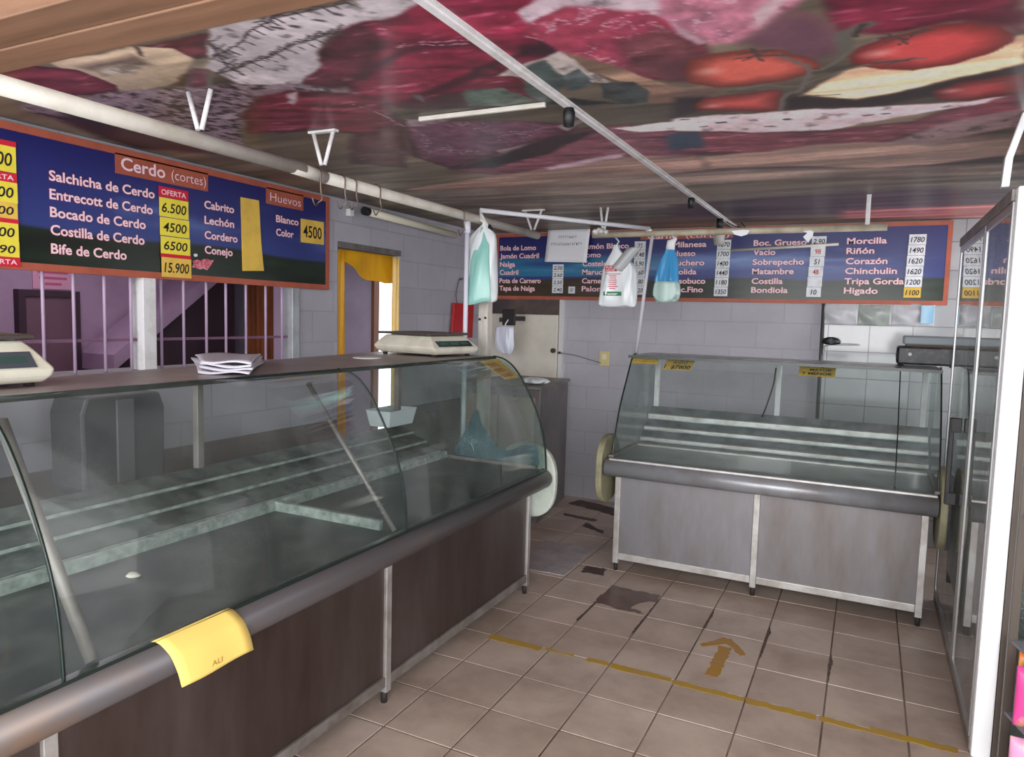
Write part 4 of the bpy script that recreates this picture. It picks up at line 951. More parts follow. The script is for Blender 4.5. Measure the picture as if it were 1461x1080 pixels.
# paper notice pinned in front of the board
n = thing('paper_notice', 'large white paper notice with two faint lines on the back board', 'notice', (-2.24, 5.62, 2.35))
W = lambda u, v, w: (u, 5.80 - w, v)
fx_ = 5.80 / 5.0
rows = []
for i in range(9):
    t = i / 8; rows.append([(-2.585 + .018 * t + s * (.388 - .0 * t), 5.845 - .012 * math.sin(s * 3.1) * t - .02 * (1 - t), 2.070 + .285 * t + .012 * (1 - s)) for s in [j / 10 for j in range(11)]])
MB().grid(rows).build('sheet', PAPER, n, solid=.0012)
rnd = random.Random(5)
for zc, xa, xb in ((2.292, -2.46, -2.29), (2.232, -2.53, -2.25)):
    mb = MB(); x = xa
    while x < xb:
        L = rnd.uniform(.008, .016); mb.box(x, x + .004, 5.8285, 5.836, zc - .012, zc + .012); mb.box(x, x + L, 5.8285, 5.836, zc + rnd.choice((-.012, 0, .010)), zc + .004); x += L + .007
    mb.build('writing_line', mat('faint_pencil', (176, 176, 188), .8), n)
# ------------------------------------------------------------------ pipes, hangers and poles under the ceiling
PX, PZ, PR = -2.165, 2.190, .028
m = MB(); m.tube([(PX + .01, .9, PZ), (PX, 2.36, PZ)], PR, 18); m.tube([(PX, 2.30, PZ - .002), (PX - .005, 2.50, PZ - .008)], PR * .98, 18); m.tube([(PX - .005, 2.46, PZ - .008), (PX - .02, 4.78, PZ - .008)], PR * .93, 18)
o = m.build('overhead_pipe', PVC); tag(o, 'thick white pipe hung from the ceiling above the long counter', 'pipe')
o = MB().tube([(-1.735, 4.71, 2.166), (.055, 4.71, 2.166)], .021, 16).build('overhead_pipe', PVC_OLD); tag(o, 'yellowed pipe hung across the room before the back menu board', 'pipe')
o = MB().tube([(-2.15, 3.86, 2.232), (-1.34, 4.705, 2.198)], .014, 12).build('overhead_pipe', mat('grey_white_conduit', (206, 206, 214), .4)); tag(o, 'thin white conduit slanting from the thick pipe to the back pipe', 'pipe')
o = MB().tube([(-1.02, 5.904, 2.160), (-.245, 5.904, 2.194)], .011, 12).build('white_rod', PVC); tag(o, 'thin white rod lying across the back board above Vacio', 'rod')
def hanger(x, y, zb, w, ang, label, plate=True):
    r = thing('pipe_hanger', label, 'hanger', (x, y, ZC), 'white V-shaped pipe hangers' if False else None)
    dx, dy = math.cos(ang) * w / 2, math.sin(ang) * w / 2
    for s in (-1, 1): MB().tube([(x + s * dx, y + s * dy, ZC - .004), (x + s * dx * .16, y + s * dy * .16, zb)], .0085, 8).build('arm', WHITE_METAL, r)
    if plate: MB().box(x - abs(dx) - .022, x + abs(dx) + .022, y - .008 - abs(dy), y + .008 + abs(dy), ZC - .010, ZC - .001).build('plate', WHITE_METAL, r)
    m = MB(); n = 20
    return r
hanger(-2.13, 1.813, PZ + .028, .11, 0, 'white V-shaped pipe hanger nearest the wooden beam', False)
hanger(-2.10, 2.41, PZ + .022, .10, .1, 'white V-shaped pipe hanger above the Huevos heading', True)
hanger(-2.18, 4.69, PZ + .022, .13, 0, 'thin V-shaped hanger at the far end of the thick pipe', True)
hanger(-1.66, 4.71, 2.185, .05, .3, 'narrow white hanger at the knotted end of the back pipe', False)
r = thing('pipe_hanger', 'single straight white hanger rod near the end of the back pipe', 'hanger', (-.05, 4.70, ZC))
MB().box(-.062, -.038, 4.696, 4.704, 2.15, ZC - .001).build('arm', WHITE_METAL, r)
# S hooks on the thick pipe
HK = mat('rusty_hook_steel', (120, 108, 100), .4, .6, (90, 60, 40), .4, 30)
def s_hook(y, L, label, fork=False):
    x = PX - .008; c = (x, y, PZ - .008); pts = []
    for k in range(10):
        a = math.radians(190 - k * 22); pts.append((x + math.cos(a) * (PR + .004) * -1, y, c[2] + math.sin(a) * (PR + .004)))
    pts = [(x - math.cos(math.radians(20 * k - 30)) * (PR + .003), y + .0005 * k, c[2] + math.sin(math.radians(20 * k - 30)) * (PR + .003)) for k in range(0, 11)]
    z0 = c[2] - .02
    lower = [(x + .03, y + .005, z0 - L * .4), (x + .026, y + .02, z0 - L * .8)] + [(x + .01, y + .02 - .045 * k / 6 , z0 - L * .8 - .03 * math.sin(math.pi * k / 6)) for k in range(1, 7)]
    o = MB().tube(smooth_curve(pts + lower, 3), .0035, 8).build('meat_hook', HK); tag(o, label, 'hook')
s_hook(2.44, .10, 'wire meat hook hanging over the corner of the pork board')
s_hook(2.60, .09, 'wire meat hook second from the pork board corner')
s_hook(2.68, .08, 'wire meat hook third along the pipe past the pork board')
s_hook(2.86, .08, 'wire meat hook on the pipe above the yellow doorway')
s_hook(3.66, .09, 'wire meat hook on the pipe beside the upright white pole')
# poles
o = MB().tube([(-2.20, 3.80, 0), (-2.20, 3.80, 2.12)], .014, 14).tube([(-2.20, 3.80, 2.09), (-2.20, 3.80, 2.157)], .02, 12).build('upright_pole', mat('bluish_white_tube', (216, 216, 230), .4)); tag(o, 'upright white tube from the floor to the thick pipe behind the far scale', 'pole')
o = MB().tube([(-1.41, 4.745, 1.366), (-1.318, 4.70, 2.148)], .012, 12).build('upright_pole', mat('greyish_tube', (190, 188, 196), .4)); tag(o, 'thin grey tube from the back counter corner to the back pipe', 'pole')
p = thing('timber_post', 'square white timber post with dark knots behind the far scale', 'post', (-2.2, 4.02, 0))
MB().box(-2.217, -2.15, 3.99, 4.055, 0, 2.06).build('shaft', mat('flaking_white_timber', (206, 200, 192), .7, 0, (150, 140, 130), .4, 9, (1, 1, .3)), p, bevel=.004)
m = MB()
for yz in ((-2.165, 1.585), (-2.205, 1.575), (-2.18, 1.72)): m.tube([(yz[0], 3.992, yz[1]), (yz[0], 3.986, yz[1])], .008, 10)
m.build('knot', mat('dark_knot', (52, 40, 36), .8), p)
# lamp sockets on the ceiling strip
def socket(x, y, label):
    o = MB().tube([(x, y, ZC - .012), (x, y, ZC - .03), (x, y, ZC - .075)], [.017, .022, .019], 16).tube([(x, y, ZC - .075), (x, y, ZC - .078)], [.015, .012], 16).build('lamp_socket', BLACK); tag(o, label, 'lamp socket')
socket(-1.005, 2.44, 'black empty lamp socket nearest on the white ceiling strip')
socket(-1.015, 4.45, 'black lamp socket far along the white ceiling strip')
# last socket carries a lamp
r = thing('pendant_socket', 'black socket with grey cone cap at the far end of the strip', 'lamp socket', (-1.02, 5.40, ZC))
MB().tube([(-1.02, 5.40, ZC - .012), (-1.02, 5.40, ZC - .08)], .022, 16).build('socket', BLACK, r)
MB().tube([(-1.02, 5.40, ZC - .08), (-1.02, 5.40, ZC - .10), (-1.02, 5.40, ZC - .125), (-1.02, 5.40, ZC - .20)], [.016, .03, .045, .032], 20).build('cap', mat('grey_white_cap', (178, 174, 170), .5), r)
o = MB().tube([(-.98, 5.44, ZC - .03), (-.93, 5.47, ZC - .06), (-.85, 5.5, ZC - .075), (-.90, 5.6, ZC - .02)], .004, 8).build('loose_cable', BLACK); tag(o, 'short loose black cable beside the far lamp socket', 'cable')
r = thing('ceiling_rod', 'thin white rod screwed flat to the printed ceiling', 'rod', (-1.35, 2.38, ZC))
MB().box(-1.60, -1.07, 2.372, 2.388, ZC - .018, ZC - .001).build('rail', PVC, r, bevel=.003)
# fluorescent tube on the left wall
r = thing('tube_lamp', 'unlit fluorescent tube lamp on the block wall above the doorway', 'lamp', (-3.15, 4.65, 2.29))
MB().tube([(-3.15, 4.06, 2.292), (-3.15, 5.24, 2.262)], .026, 18).build('tube', mat('frosted_tube', (226, 220, 200), .3), r)
MB().tube([(-3.15, 4.03, 2.293), (-3.15, 4.075, 2.2915)], .029, 18).build('end_cap', BLACK, r)
MB().box(-3.218, -3.17, 4.08, 5.22, 2.285, 2.31).build('batten', mat('cream_batten', (190, 184, 166), .6), r)
o = MB().box(-3.219, -3.18, 3.92, 3.965, 2.245, 2.295).build('junction_clip', WHITE_METAL, bevel=.004); tag(o, 'small white box clip on the wall at the near end of the tube', 'clip')

# ------------------------------------------------------------------ carrier bags
def bag(name, label, x, y, zt, levels, material, seed, group=None, parts=None, nrm=0.0):
    """levels: (drop below the top, half width, half depth, sideways shift)"""
    rnd = np.random.RandomState(seed); n = 56; rings = []
    lv = smooth_curve([(d, w, dp) for d, w, dp, s in levels], 5); sh = smooth_curve([(d, s, 0) for d, w, dp, s in levels], 5)
    ph = rnd.rand(6) * 6.28
    for i, ((d, w, dp), (_, s, _2)) in enumerate(zip(lv, sh)):
        ring = []
        for k in range(n):
            a = 2 * math.pi * k / n
            f = 1 + .10 * math.sin(5 * a + ph[0] + d * 9) + .07 * math.sin(9 * a + ph[1] - d * 14) + .04 * math.sin(17 * a + ph[2] + d * 23)
            g = 1 + .05 * math.sin(3 * a + ph[3] + d * 12)
            ring.append((x + s + w * math.copysign(abs(math.cos(a)) ** .7, math.cos(a)) * g, y + dp * math.copysign(abs(math.sin(a)) ** .8, math.sin(a)) * f, zt - d + .004 * math.sin(4 * a + ph[4])))
        rings.append(ring)
    r = thing(name, label, 'plastic bag', (x, y, zt), group)
    MB().loft(rings).build('sack', material, r)
    return r
def film(name, c1, c2, sheer=.25, rough=.25):
    m = bpy.data.materials.new(name); m.use_nodes = True; nt = m.node_tree; N = nt.nodes; K = nt.links; p = N['Principled BSDF']
    tc = N.new('ShaderNodeTexCoord'); mp = N.new('ShaderNodeMapping'); mp.inputs['Scale'].default_value = (14, 14, 3.2); K.new(tc.outputs['Object'], mp.inputs['Vector'])
    nz = N.new('ShaderNodeTexNoise'); nz.inputs['Scale'].default_value = 1; nz.inputs['Detail'].default_value = 5; K.new(mp.outputs['Vector'], nz.inputs['Vector'])
    mx = N.new('ShaderNodeMix'); mx.data_type = 'RGBA'; mx.inputs['A'].default_value = lin(c1); mx.inputs['B'].default_value = lin(c2); K.new(nz.outputs['Fac'], mx.inputs['Factor'])
    K.new(mx.outputs['Result'], p.inputs['Base Color']); p.inputs['Roughness'].default_value = rough
    b = N.new('ShaderNodeBump'); b.inputs['Strength'].default_value = .6; b.inputs['Distance'].default_value = .012; K.new(nz.outputs['Fac'], b.inputs['Height']); K.new(b.outputs['Normal'], p.inputs['Normal'])
    t = N.new('ShaderNodeBsdfTransparent'); ms = N.new('ShaderNodeMixShader'); ms.inputs['Fac'].default_value = 1 - sheer
    K.new(t.outputs[0], ms.inputs[1]); K.new(p.outputs[0], ms.inputs[2]); K.new(ms.outputs[0], N['Material Output'].inputs['Surface'])
    return m
TEAL = film('teal_film', (112, 178, 170), (176, 222, 212), .06)
WFILM = film('white_film', (206, 214, 218), (240, 244, 246), .04)
BLUE = film('blue_film', (20, 110, 178), (86, 170, 214), .06)
CLEARG = film('pale_green_film', (150, 186, 180), (206, 226, 220), .2)
r = bag('carrier_bag', 'bundle of teal and white carrier bags hanging at the timber post', -2.142, 3.895, 2.150, [(0, .016, .015, .012), (.035, .05, .03, .006), (.075, .085, .042, .0), (.13, .098, .05, -.004), (.3, .104, .056, -.008), (.44, .106, .05, -.010), (.465, .10, .035, -.010)], WFILM, 1)
m = MB(); rows = []
for i in range(17):
    t = i / 16; xl = .002 - .108 * t ** .8; xr = .018 + .06 * min(1, t * 4) - .012 * math.sin(t * 5)
    rows.append([(-2.142 + xl + (xr - xl) * s, 3.895 - .072 + .045 * (1 - t) ** 3 + .016 * (2 * s - 1) ** 2 - .005 * math.sin(8 * s + 5 * t) - .008 * math.sin(3.1 * s), 2.128 - .455 * t - .012 * math.sin(5 * s) * (t > .9)) for s in [j / 20 for j in range(21)]])
m.grid(rows); m.build('teal_bag_front', TEAL, r, solid=.003, label='teal green bag at the front of the bundle')
MB().tube([(-2.142, 3.885, 2.12), (-2.127, 3.88, 2.16), (-2.157, 3.885, 2.178), (-2.165, 3.895, 2.225), (-2.147, 3.905, 2.18), (-2.117, 3.895, 2.14)], .012, 8).build('knotted_handles', mat('white_handles', (220, 220, 216), .6), r)
o = MB().loft([[(-2.10 + rr * math.cos(a), 3.895 + rr * .7 * math.sin(a), z) for a in [k * .524 for k in range(12)]] for rr, z in ((.006, 2.15), (.02, 2.13), (.024, 2.105), (.018, 2.08), (.006, 2.065))]).build('black_pouch', mat('black_film', (30, 30, 34), .4)); tag(o, 'small black pouch tied beside the teal bag bundle', 'pouch')

r = bag('carrier_bag', 'white carrier bag with red and green print under the back pipe', -1.545, 4.72, 2.098, [(0, .012, .010, -.025), (.04, .028, .02, -.02), (.09, .068, .03, -.005), (.16, .112, .04, .008), (.26, .126, .05, .0), (.36, .132, .05, -.005), (.405, .130, .04, -.008), (.415, .11, .03, -.008)], WFILM, 3)
def bprint(x0, x1, z0, z1, material, name='print', y=4.668): return MB().box(x0, x1, y - .0006, y + .012, z0, z1).build(name, material, r)
bprint(-1.625, -1.545, 1.918, 1.955, mat('red_bag_print', (176, 30, 46), .5), 'red_print')
letter('PURA', (-1.617, 4.667, 1.938), (1, 0, 0), (0, 0, 1), .062, .012, 'lettering', WHITE_METAL, r, bold=.02); letter('LECHE', (-1.617, 4.667, 1.921), (1, 0, 0), (0, 0, 1), .062, .012, 'lettering', WHITE_METAL, r, bold=.02)
bprint(-1.63, -1.505, 1.755, 1.782, mat('green_bag_print', (20, 110, 72), .5), 'green_print')
mb = MB(); rnd = random.Random(9)
for k in range(8):
    z = 1.898 - k * .014; w = (.11, .05, .04, .05, .055, .05, .075, .04)[k]; mb.box(-1.57 - w / 2, -1.57 + w / 2, 4.6675, 4.68, z, z + (.004 if k == 0 else .006))
mb.build('small_print', mat('pink_bag_print', (206, 96, 110), .6), r)
mb = MB(); mb.box(-1.605, -1.53, 4.6668, 4.672, 1.766, 1.771); mb.box(-1.60, -1.54, 4.6668, 4.672, 1.759, 1.763); mb.build('white_print', WHITE_METAL, r)
MB().tube([(-1.57, 4.72, 2.09), (-1.55, 4.715, 2.12), (-1.575, 4.71, 2.148)], .006, 8).build('handle_loop', CLEARG, r)
m = MB(); rows = []
for i in range(10):
    t = i / 9; rows.append([(-1.465 + (-.02 - .05 * t) + (.10 * (1 - .25 * t)) * s - .05 * t, 4.70 - .03 * math.sin(math.pi * s) - .02 * t, 2.075 - .13 * t - .03 * s * t) for s in [j / 10 for j in range(11)]])
m.grid(rows); m.build('grey_flap', mat('grey_film', (176, 178, 180), .4), r, solid=.003)

r = bag('carrier_bag', 'blue carrier bag with pale lower half beside the thin tube', -1.205, 4.71, 2.085, [(0, .026, .02, .01), (.04, .034, .026, .005), (.10, .058, .04, 0), (.2, .074, .05, -.005), (.235, .078, .052, -.006)], BLUE, 6)
rg = []
for i in range(9):
    t = i / 8; w = .078 + .012 * math.sin(t * 3.0) - .012 * max(0, t - .8) * 5; rg.append([(-1.212 + w * math.copysign(abs(math.cos(a)) ** .7, math.cos(a)) * (1 + .04 * math.sin(5 * a + t)), 4.71 + .054 * math.sin(a) * (1 + .1 * math.sin(7 * a)), 1.852 - .125 * t - (.012 * math.sin(3 * a) if t > .8 else 0)) for a in [2 * math.pi * k / 48 for k in range(48)]])
MB().loft(rg).build('pale_lower_half', CLEARG, r, label='pale green lower half of the blue bag')
MB().tube([(-1.195, 4.70, 2.06), (-1.19, 4.695, 2.105), (-1.165, 4.70, 2.125), (-1.19, 4.71, 2.15)], [.030, .028, .012, .006], 10).build('white_tie', mat('white_tie', (226, 226, 230), .6), r)
# rag knots and scraps on the back pipe
r = thing('knotted_rag', 'white rag knotted round the left end of the back pipe', 'rag', (-1.68, 4.71, 2.18))
for k, (dx, dz, s) in enumerate(((-.03, .02, .024), (.01, .024, .022), (.045, .018, .018), (-.005, .034, .018))):
    m = MB(); m.loft([[(-1.68 + dx + s * math.sin(p) * math.cos(a), 4.69 + s * math.sin(p) * math.sin(a), 2.166 + dz + s * .8 * math.cos(p)) for a in [j * .628 for j in range(10)]] for p in (.15, .7, 1.3, 1.9, 2.5, 3.0)]); m.build('knot', WHITE_METAL, r)
o = MB().tube([(-1.362, 4.71, 2.172), (-1.345, 4.705, 2.196), (-1.325, 4.71, 2.172)], .014, 10).build('tape_wrap', WHITE_METAL); tag(o, 'white tape wrapped where the conduit meets the back pipe', 'tape')
W = lambda u, v, w: (u, w, v)
o = MB().prism([(-.81 + .0, 2.166), (-.79, 2.142), (-.75, 2.130), (-.715, 2.140), (-.70, 2.166), (-.74, 2.17)], W, 4.680, 4.6825).build('paper_scrap', PAPER); tag(o, 'half-round white paper scrap stuck under the back pipe', 'paper scrap')
o = MB().prism([(-.395, 2.152), (-.355, 2.156), (-.335, 2.148), (-.338, 2.12), (-.362, 2.082), (-.392, 2.118), (-.37, 2.14)], W, 4.682, 4.6845).build('paper_scrap', PAPER); tag(o, 'folded white paper scrap hanging from the back pipe beside Boc. Grueso', 'paper scrap')

# ------------------------------------------------------------------ scales and things on the counters
def scale(label, x0, x1, y0, y1, z, h, disp, tilt_side):
    """retail scale; tapering cream body, platter on top, display on the sloping side"""
    r = thing('price_scale', label, 'scale', ((x0 + x1) / 2, (y0 + y1) / 2, z))
    body = MB(); q = .05
    rings = [[(x0 + a, y0 + a, zz), (x1 - b, y0 + a, zz), (x1 - b, y1 - a, zz), (x0 + a, y1 - a, zz)] for a, b, zz in ((.03, .012, z + .012), (.012, .0, z + .03), (.0, .004, z + .05), (.03, .05, z + h * .8), (.05, .075, z + h))]
    body.loft(rings, smooth=False); body.build('body', CREAM, r, bevel=.008)
    for sx in (x0 + .05, x1 - .05):
        for sy in (y0 + .05, y1 - .05): MB().tube([(sx, sy, z), (sx, sy, z + .016)], .014, 10).build('foot', RUBBER, r)
    # display on the customer's side (x1)
    d = MB(); n_ = Vector((.8, 0, .045 * 0 + .05)).normalized()
    za, zb = z + .056, z + h * .8 - .004
    xa = lambda zz: x1 - .004 - (.046) * (zz - (z + .05)) / (h * .8 - .05)
    ya, yb = y0 + .05, y1 - .05
    d.add([(xa(za) + .001, ya, za), (xa(za) + .001, yb, za), (xa(zb) + .001, yb, zb), (xa(zb) + .001, ya, zb), (xa(za) + .004, ya, za), (xa(za) + .004, yb, za), (xa(zb) + .004, yb, zb), (xa(zb) + .004, ya, zb)], [(0, 1, 2, 3), (4, 5, 6, 7), (0, 1, 5, 4), (1, 2, 6, 5), (2, 3, 7, 6), (3, 0, 4, 7)])
    dd = d.build('display', disp, r)
    m = MB()
    for k in range(3):
        u0 = ya + (yb - ya) * (.08 + k * .31); u1 = u0 + (yb - ya) * .24; zl, zh = za + (zb - za) * .3, za + (zb - za) * .72
        m.add([(xa(zl) + .0046, u0, zl), (xa(zl) + .0046, u1, zl), (xa(zh) + .0046, u1, zh), (xa(zh) + .0046, u0, zh)], [(0, 1, 2, 3)])
    m.build('readout', mat('dull_green_readout', (54, 78, 74), .2), dd)
    MB().box(x0 + .02, x1 - .06, y0 + .02, y1 - .02, z + h + .004, z + h + .018).build('platter', mat('dark_platter', (92, 84, 80), .4, .5), r, bevel=.005)
    MB().box(x0 + .08, x1 - .12, y0 + .08, y1 - .08, z + h - .002, z + h + .006).build('platter_support', BLACK, r)
    return r
sc_ = scale('cream price scale at the far end of the long counter', -2.52, -2.05, 3.31, 3.70, 1.367, .112, mat('dark_green_display', (34, 50, 48), .25), 1)
sc_.rotation_euler.z = -.16
scale('cream price scale cut by the picture edge on the long counter', -2.42, -2.085, .86, 1.27, 1.367, .128, mat('slate_display', (72, 76, 84), .25), 1)
r = thing('black_scale', 'black box scale with grey tray on the back counter', 'scale', (.31, 4.95, 1.367))
MB().box(.155, .47, 4.86, 5.06, 1.375, 1.482).build('body', mat('spotted_black_casing', (46, 46, 48), .4, 0, (96, 96, 98), .3, 40), r, bevel=.012)
for sx in (.18, .44):
    for sy in (4.88, 5.04): MB().tube([(sx, sy, 1.366), (sx, sy, 1.377)], .012, 10).build('foot', RUBBER, r)
MB().tube([(.222, 4.861, 1.437), (.222, 4.850, 1.437)], .010, 14).build('knob', WHITE_METAL, r)
MB().box(.185, .465, 4.87, 5.05, 1.492, 1.545).build('tray', mat('blue_grey_tray', (134, 144, 150), .4), r, bevel=.01)
MB().box(.20, .45, 4.90, 5.02, 1.480, 1.494).build('tray_support', mat('rust_brown_support', (120, 84, 66), .6), r)
for k, (a, b) in enumerate(((.158, .185), (.44, .468))): MB().tube([(a if k == 0 else b, 4.857, 1.385), (a - .006 if k == 0 else b + .006, 4.852, 1.43), (a if k == 0 else b, 4.857, 1.475)], .005, 8).build('side_rail', BLACK, r)
# crumpled wrapping on the long counter
r = thing('wrapping_sheets', 'small pile of translucent white wrapping sheets on the long counter', 'wrapping', (-2.35, 2.32, 1.368))
WS = film('wrap_film', (196, 192, 204), (226, 222, 232), .12, .3)
rnd = random.Random(2)
for k in range(4):
    rows = []; ph = rnd.random() * 6; j_ = [rnd.uniform(-.015, .015) for _ in range(4)]
    A_, B_, C_, D_ = Vector((-2.44 + j_[0], 2.03)), Vector((-2.11, 1.79 + j_[1])), Vector((-1.92 + j_[2], 1.84)), Vector((-2.35, 2.31 + j_[3]))
    for i in range(12):
        t = i / 11; row = []
        for q_ in range(9):
            s_ = q_ / 8; p_ = A_.lerp(D_, t).lerp(B_.lerp(C_, t), s_); row.append((p_.x, p_.y, 1.371 + .012 * k + .005 * (1 + math.sin(6 * t + ph + 4 * s_))))
        rows.append(row)
    MB().grid(rows).build('sheet', WS, r, solid=.006)
o = MB().tube([(-2.30, 2.98, 1.3665), (-2.30, 2.98, 1.3715)], [.075, .07], 28).build('round_lid', WHITE_METAL); tag(o, 'flat round white lid lying on the long counter before the doorway', 'plate')  # round white lid lying loose on the counter top
# yellow labels taped on the glass
def wrap_label(name, label, u_path, y0, y1, lean, mater, rows):
    r = thing(name, label, 'price label', (u_path[0][0], (y0 + y1) / 2, u_path[0][1]))
    return r
def on_glass(label, pts, texts, ink):
    """pts: four corners, lower left first, counter-clockwise seen from the room"""
    P = [Vector(p) for p in pts]; r = thing('price_label', label, 'price label', P[0])
    n_ = (P[1] - P[0]).cross(P[3] - P[0]).normalized() * .0015
    MB().add([p for p in P] + [p + n_ for p in P], [(0, 1, 2, 3), (4, 5, 6, 7), (0, 1, 5, 4), (1, 2, 6, 5), (2, 3, 7, 6), (3, 0, 4, 7)]).build('card', mat('ochre_label', (206, 172, 78), .7, 0, (184, 148, 64), .4, 20), r)
    ux, uy = (P[1] - P[0]), (P[3] - P[0]); W_, H_ = ux.length, uy.length; ux.normalize(); uy.normalize()
    for t, u, v, w, h in texts: letter(t, P[0] + n_ * 1.2 + ux * W_ * u + uy * H_ * v, ux, uy, W_ * w, H_ * h, 'handwriting', ink, r, bold=.028, eps=.0006)
yo = lambda z: 4.17 + np.interp(z, [1.225, 1.345, 1.368], [.375, .47, .545]) - .009
def bl_(x0, x1, z0, z1, s=0): return [(x0, yo(z0), z0), (x1, yo(z0), z0), (x1 + s, yo(z1), z1), (x0 + s, yo(z1), z1)]
on_glass('narrow yellow label at the left corner of the back counter glass', bl_(-1.395, -1.225, 1.312, 1.350), [('......', .1, .35, .8, .25)], INK)
on_glass('slanted yellow label reading POSTO on the back counter glass', bl_(-1.185, -1.005, 1.285, 1.356, .02), [('ASADO', .2, .76, .6, .18), ('POSTO', .28, .46, .5, .22), ('1. $7800', .04, .08, .92, .3)], INK)
on_glass('yellow label reading VENTAS MAYOR Y MENOR on the back counter glass', bl_(-.365, -.165, 1.292, 1.362), [('VENTAS', .08, .68, .6, .2), ('MAYOR', .3, .4, .6, .19), ('Y MENOR', .08, .1, .84, .2)], INK)
zo = lambda z: -1.56 - np.interp(z, [1.205, 1.305, 1.348, 1.362], [.19, .265, .33, .395]) + .008
on_glass('yellow label bent over the glass at the far end of the long counter', [(zo(1.252), 3.52, 1.252), (zo(1.252), 3.69, 1.252), (zo(1.35), 3.655, 1.35), (zo(1.35), 3.44, 1.35)], [('PUNTA', .12, .66, .7, .18), ('OFERTA', .12, .38, .7, .18), ('$ 6800', .12, .1, .7, .18)], mat('brown_red_ink', (150, 70, 40), .6))
# yellow sheet hanging over the bumper
r = thing('yellow_sheet', 'bright yellow paper sheet draped over the long counter bumper', 'paper', (-1.56, 1.35, .70))
prof = [(-1.6025, .744), (-1.597, .741), (-1.585, .732), (-1.562, .708), (-1.553, .680), (-1.548, .650), (-1.546, .615)]
rows = [[(x, y0 + (.245) * s + .035 * (i / 7), z + .006 * math.sin(s * 3.1) * (i / 7)) for s in [j / 8 for j in range(9)]] for i, (x, z) in enumerate(smooth_curve([(p[0], p[1]) for p in prof], 3)) for y0 in (1.205,)]
rows = []
sc = smooth_curve(prof, 3)
for i, (x, z) in enumerate(sc):
    t = i / (len(sc) - 1); rows.append([(x + .004 * t * math.sin(6 * s), 1.195 + .245 * s + .045 * t, z) for s in [j / 8 for j in range(9)]])
MB().grid(rows).build('sheet', YELLOW_PAPER, r, solid=.0012)
letter('ALI', (-1.5445, 1.335, .630), (0, 1, 0), (0, 0, 1), .035, .016, 'handwriting', mat('ochre_ink', (160, 122, 40), .7), r, bold=-.005)
# white foam tray inside the long counter
r = thing('foam_tray', 'white foam tray on the rear ledge inside the long counter', 'tray', (-2.50, 3.8, .92))
r.location = (-2.55, 3.55, .93); r['_o'] = (-2.55, 3.55, .93)
rings = [[(x0, y0, z) for x0, y0 in ((-2.62 - e, 3.42 - e), (-2.48 + e, 3.42 - e), (-2.48 + e, 3.665 + e), (-2.62 - e, 3.665 + e))] for e, z in ((0, .93), (.018, 1.025), (.024, 1.03), (.012, 1.025), (-.006, .938))]
MB().loft(rings, smooth=False).build('tray', mat('foam_white', (214, 222, 226), .6), r, bevel=.006)

# ------------------------------------------------------------------ far left corner: cold-room door, steel cabinet, cutting board
d1 = MB().box(-3.19, -2.475, 5.90, 5.95, 0, 1.62).build('door_1', mat('cream_door', (218, 212, 200), .5, 0, (196, 188, 176), .4, 3), bevel=.004); struct(d1)
m = MB(); m.box(-2.468, -2.432, 5.915, 5.95, 0, 1.755); m.build('door_frame', mat('white_frame', (212, 208, 212), .5), d1)
MB().box(-3.19, -2.47, 5.925, 5.95, 1.62, 1.755).build('dark_transom', mat('dark_transom', (66, 60, 62), .35, 0, (110, 92, 80), .35, 4), d1)
MB().box(-3.05, -2.92, 5.885, 5.902, 1.545, 1.585).build('hinge_plate', DARKGREY, d1)
MB().tube([(-2.505, 5.90, 1.305), (-2.505, 5.875, 1.305)], .022, 14).tube([(-2.45, 5.915, 1.288), (-2.45, 5.895, 1.288)], .012, 10).build('lock', mat('dark_lock', (84, 70, 66), .4, .5), d1)
r = thing('wall_socket', 'yellowed wall socket with switch on the back wall', 'socket', (-2.04, 5.95, 1.255))
MB().box(-2.088, -2.0, 5.932, 5.95, 1.19, 1.318).build('plate', mat('yellowed_plate', (206, 190, 136), .5), r, bevel=.004)
MB().box(-2.065, -2.022, 5.925, 5.934, 1.245, 1.295).build('switch', mat('cream_switch', (222, 212, 176), .5), r, bevel=.003)
o = MB().tube(smooth_curve([(-2.45, 5.90, 1.285), (-2.33, 5.925, 1.275), (-2.2, 5.935, 1.245), (-2.07, 5.93, 1.215)], 5), .004, 8).build('thin_cord', mat('grey_cord', (130, 122, 122), .6)); tag(o, 'thin grey cord from the cream door to the wall socket', 'cord')
r = thing('steel_cabinet', 'grey steel cabinet standing in the corner behind the long counter', 'cabinet', (-2.55, 5.4, 0))
GP = mat('grey_cabinet_steel', (126, 120, 122), .45, .4, (100, 92, 90), .4, 3)
MB().prism([(-2.93, 5.0), (-2.222, 5.0), (-2.352, 5.885), (-2.93, 5.885)], lambda u, v, w: (u, v, w), .0, 1.045).build('body', GP, r, bevel=.004)
MB().prism([(-2.95, 4.98), (-2.205, 4.98), (-2.335, 5.890), (-2.95, 5.890)], lambda u, v, w: (u, v, w), 1.045, 1.065).build('top', ALU_DARK, r, bevel=.004)
MB().box(-2.90, -2.58, 4.985, 5.0, .1, .98).box(-2.57, -2.26, 4.985, 5.0, .1, .98).build('door', mat('ochre_grey_door', (150, 134, 122), .5), r, bevel=.003)
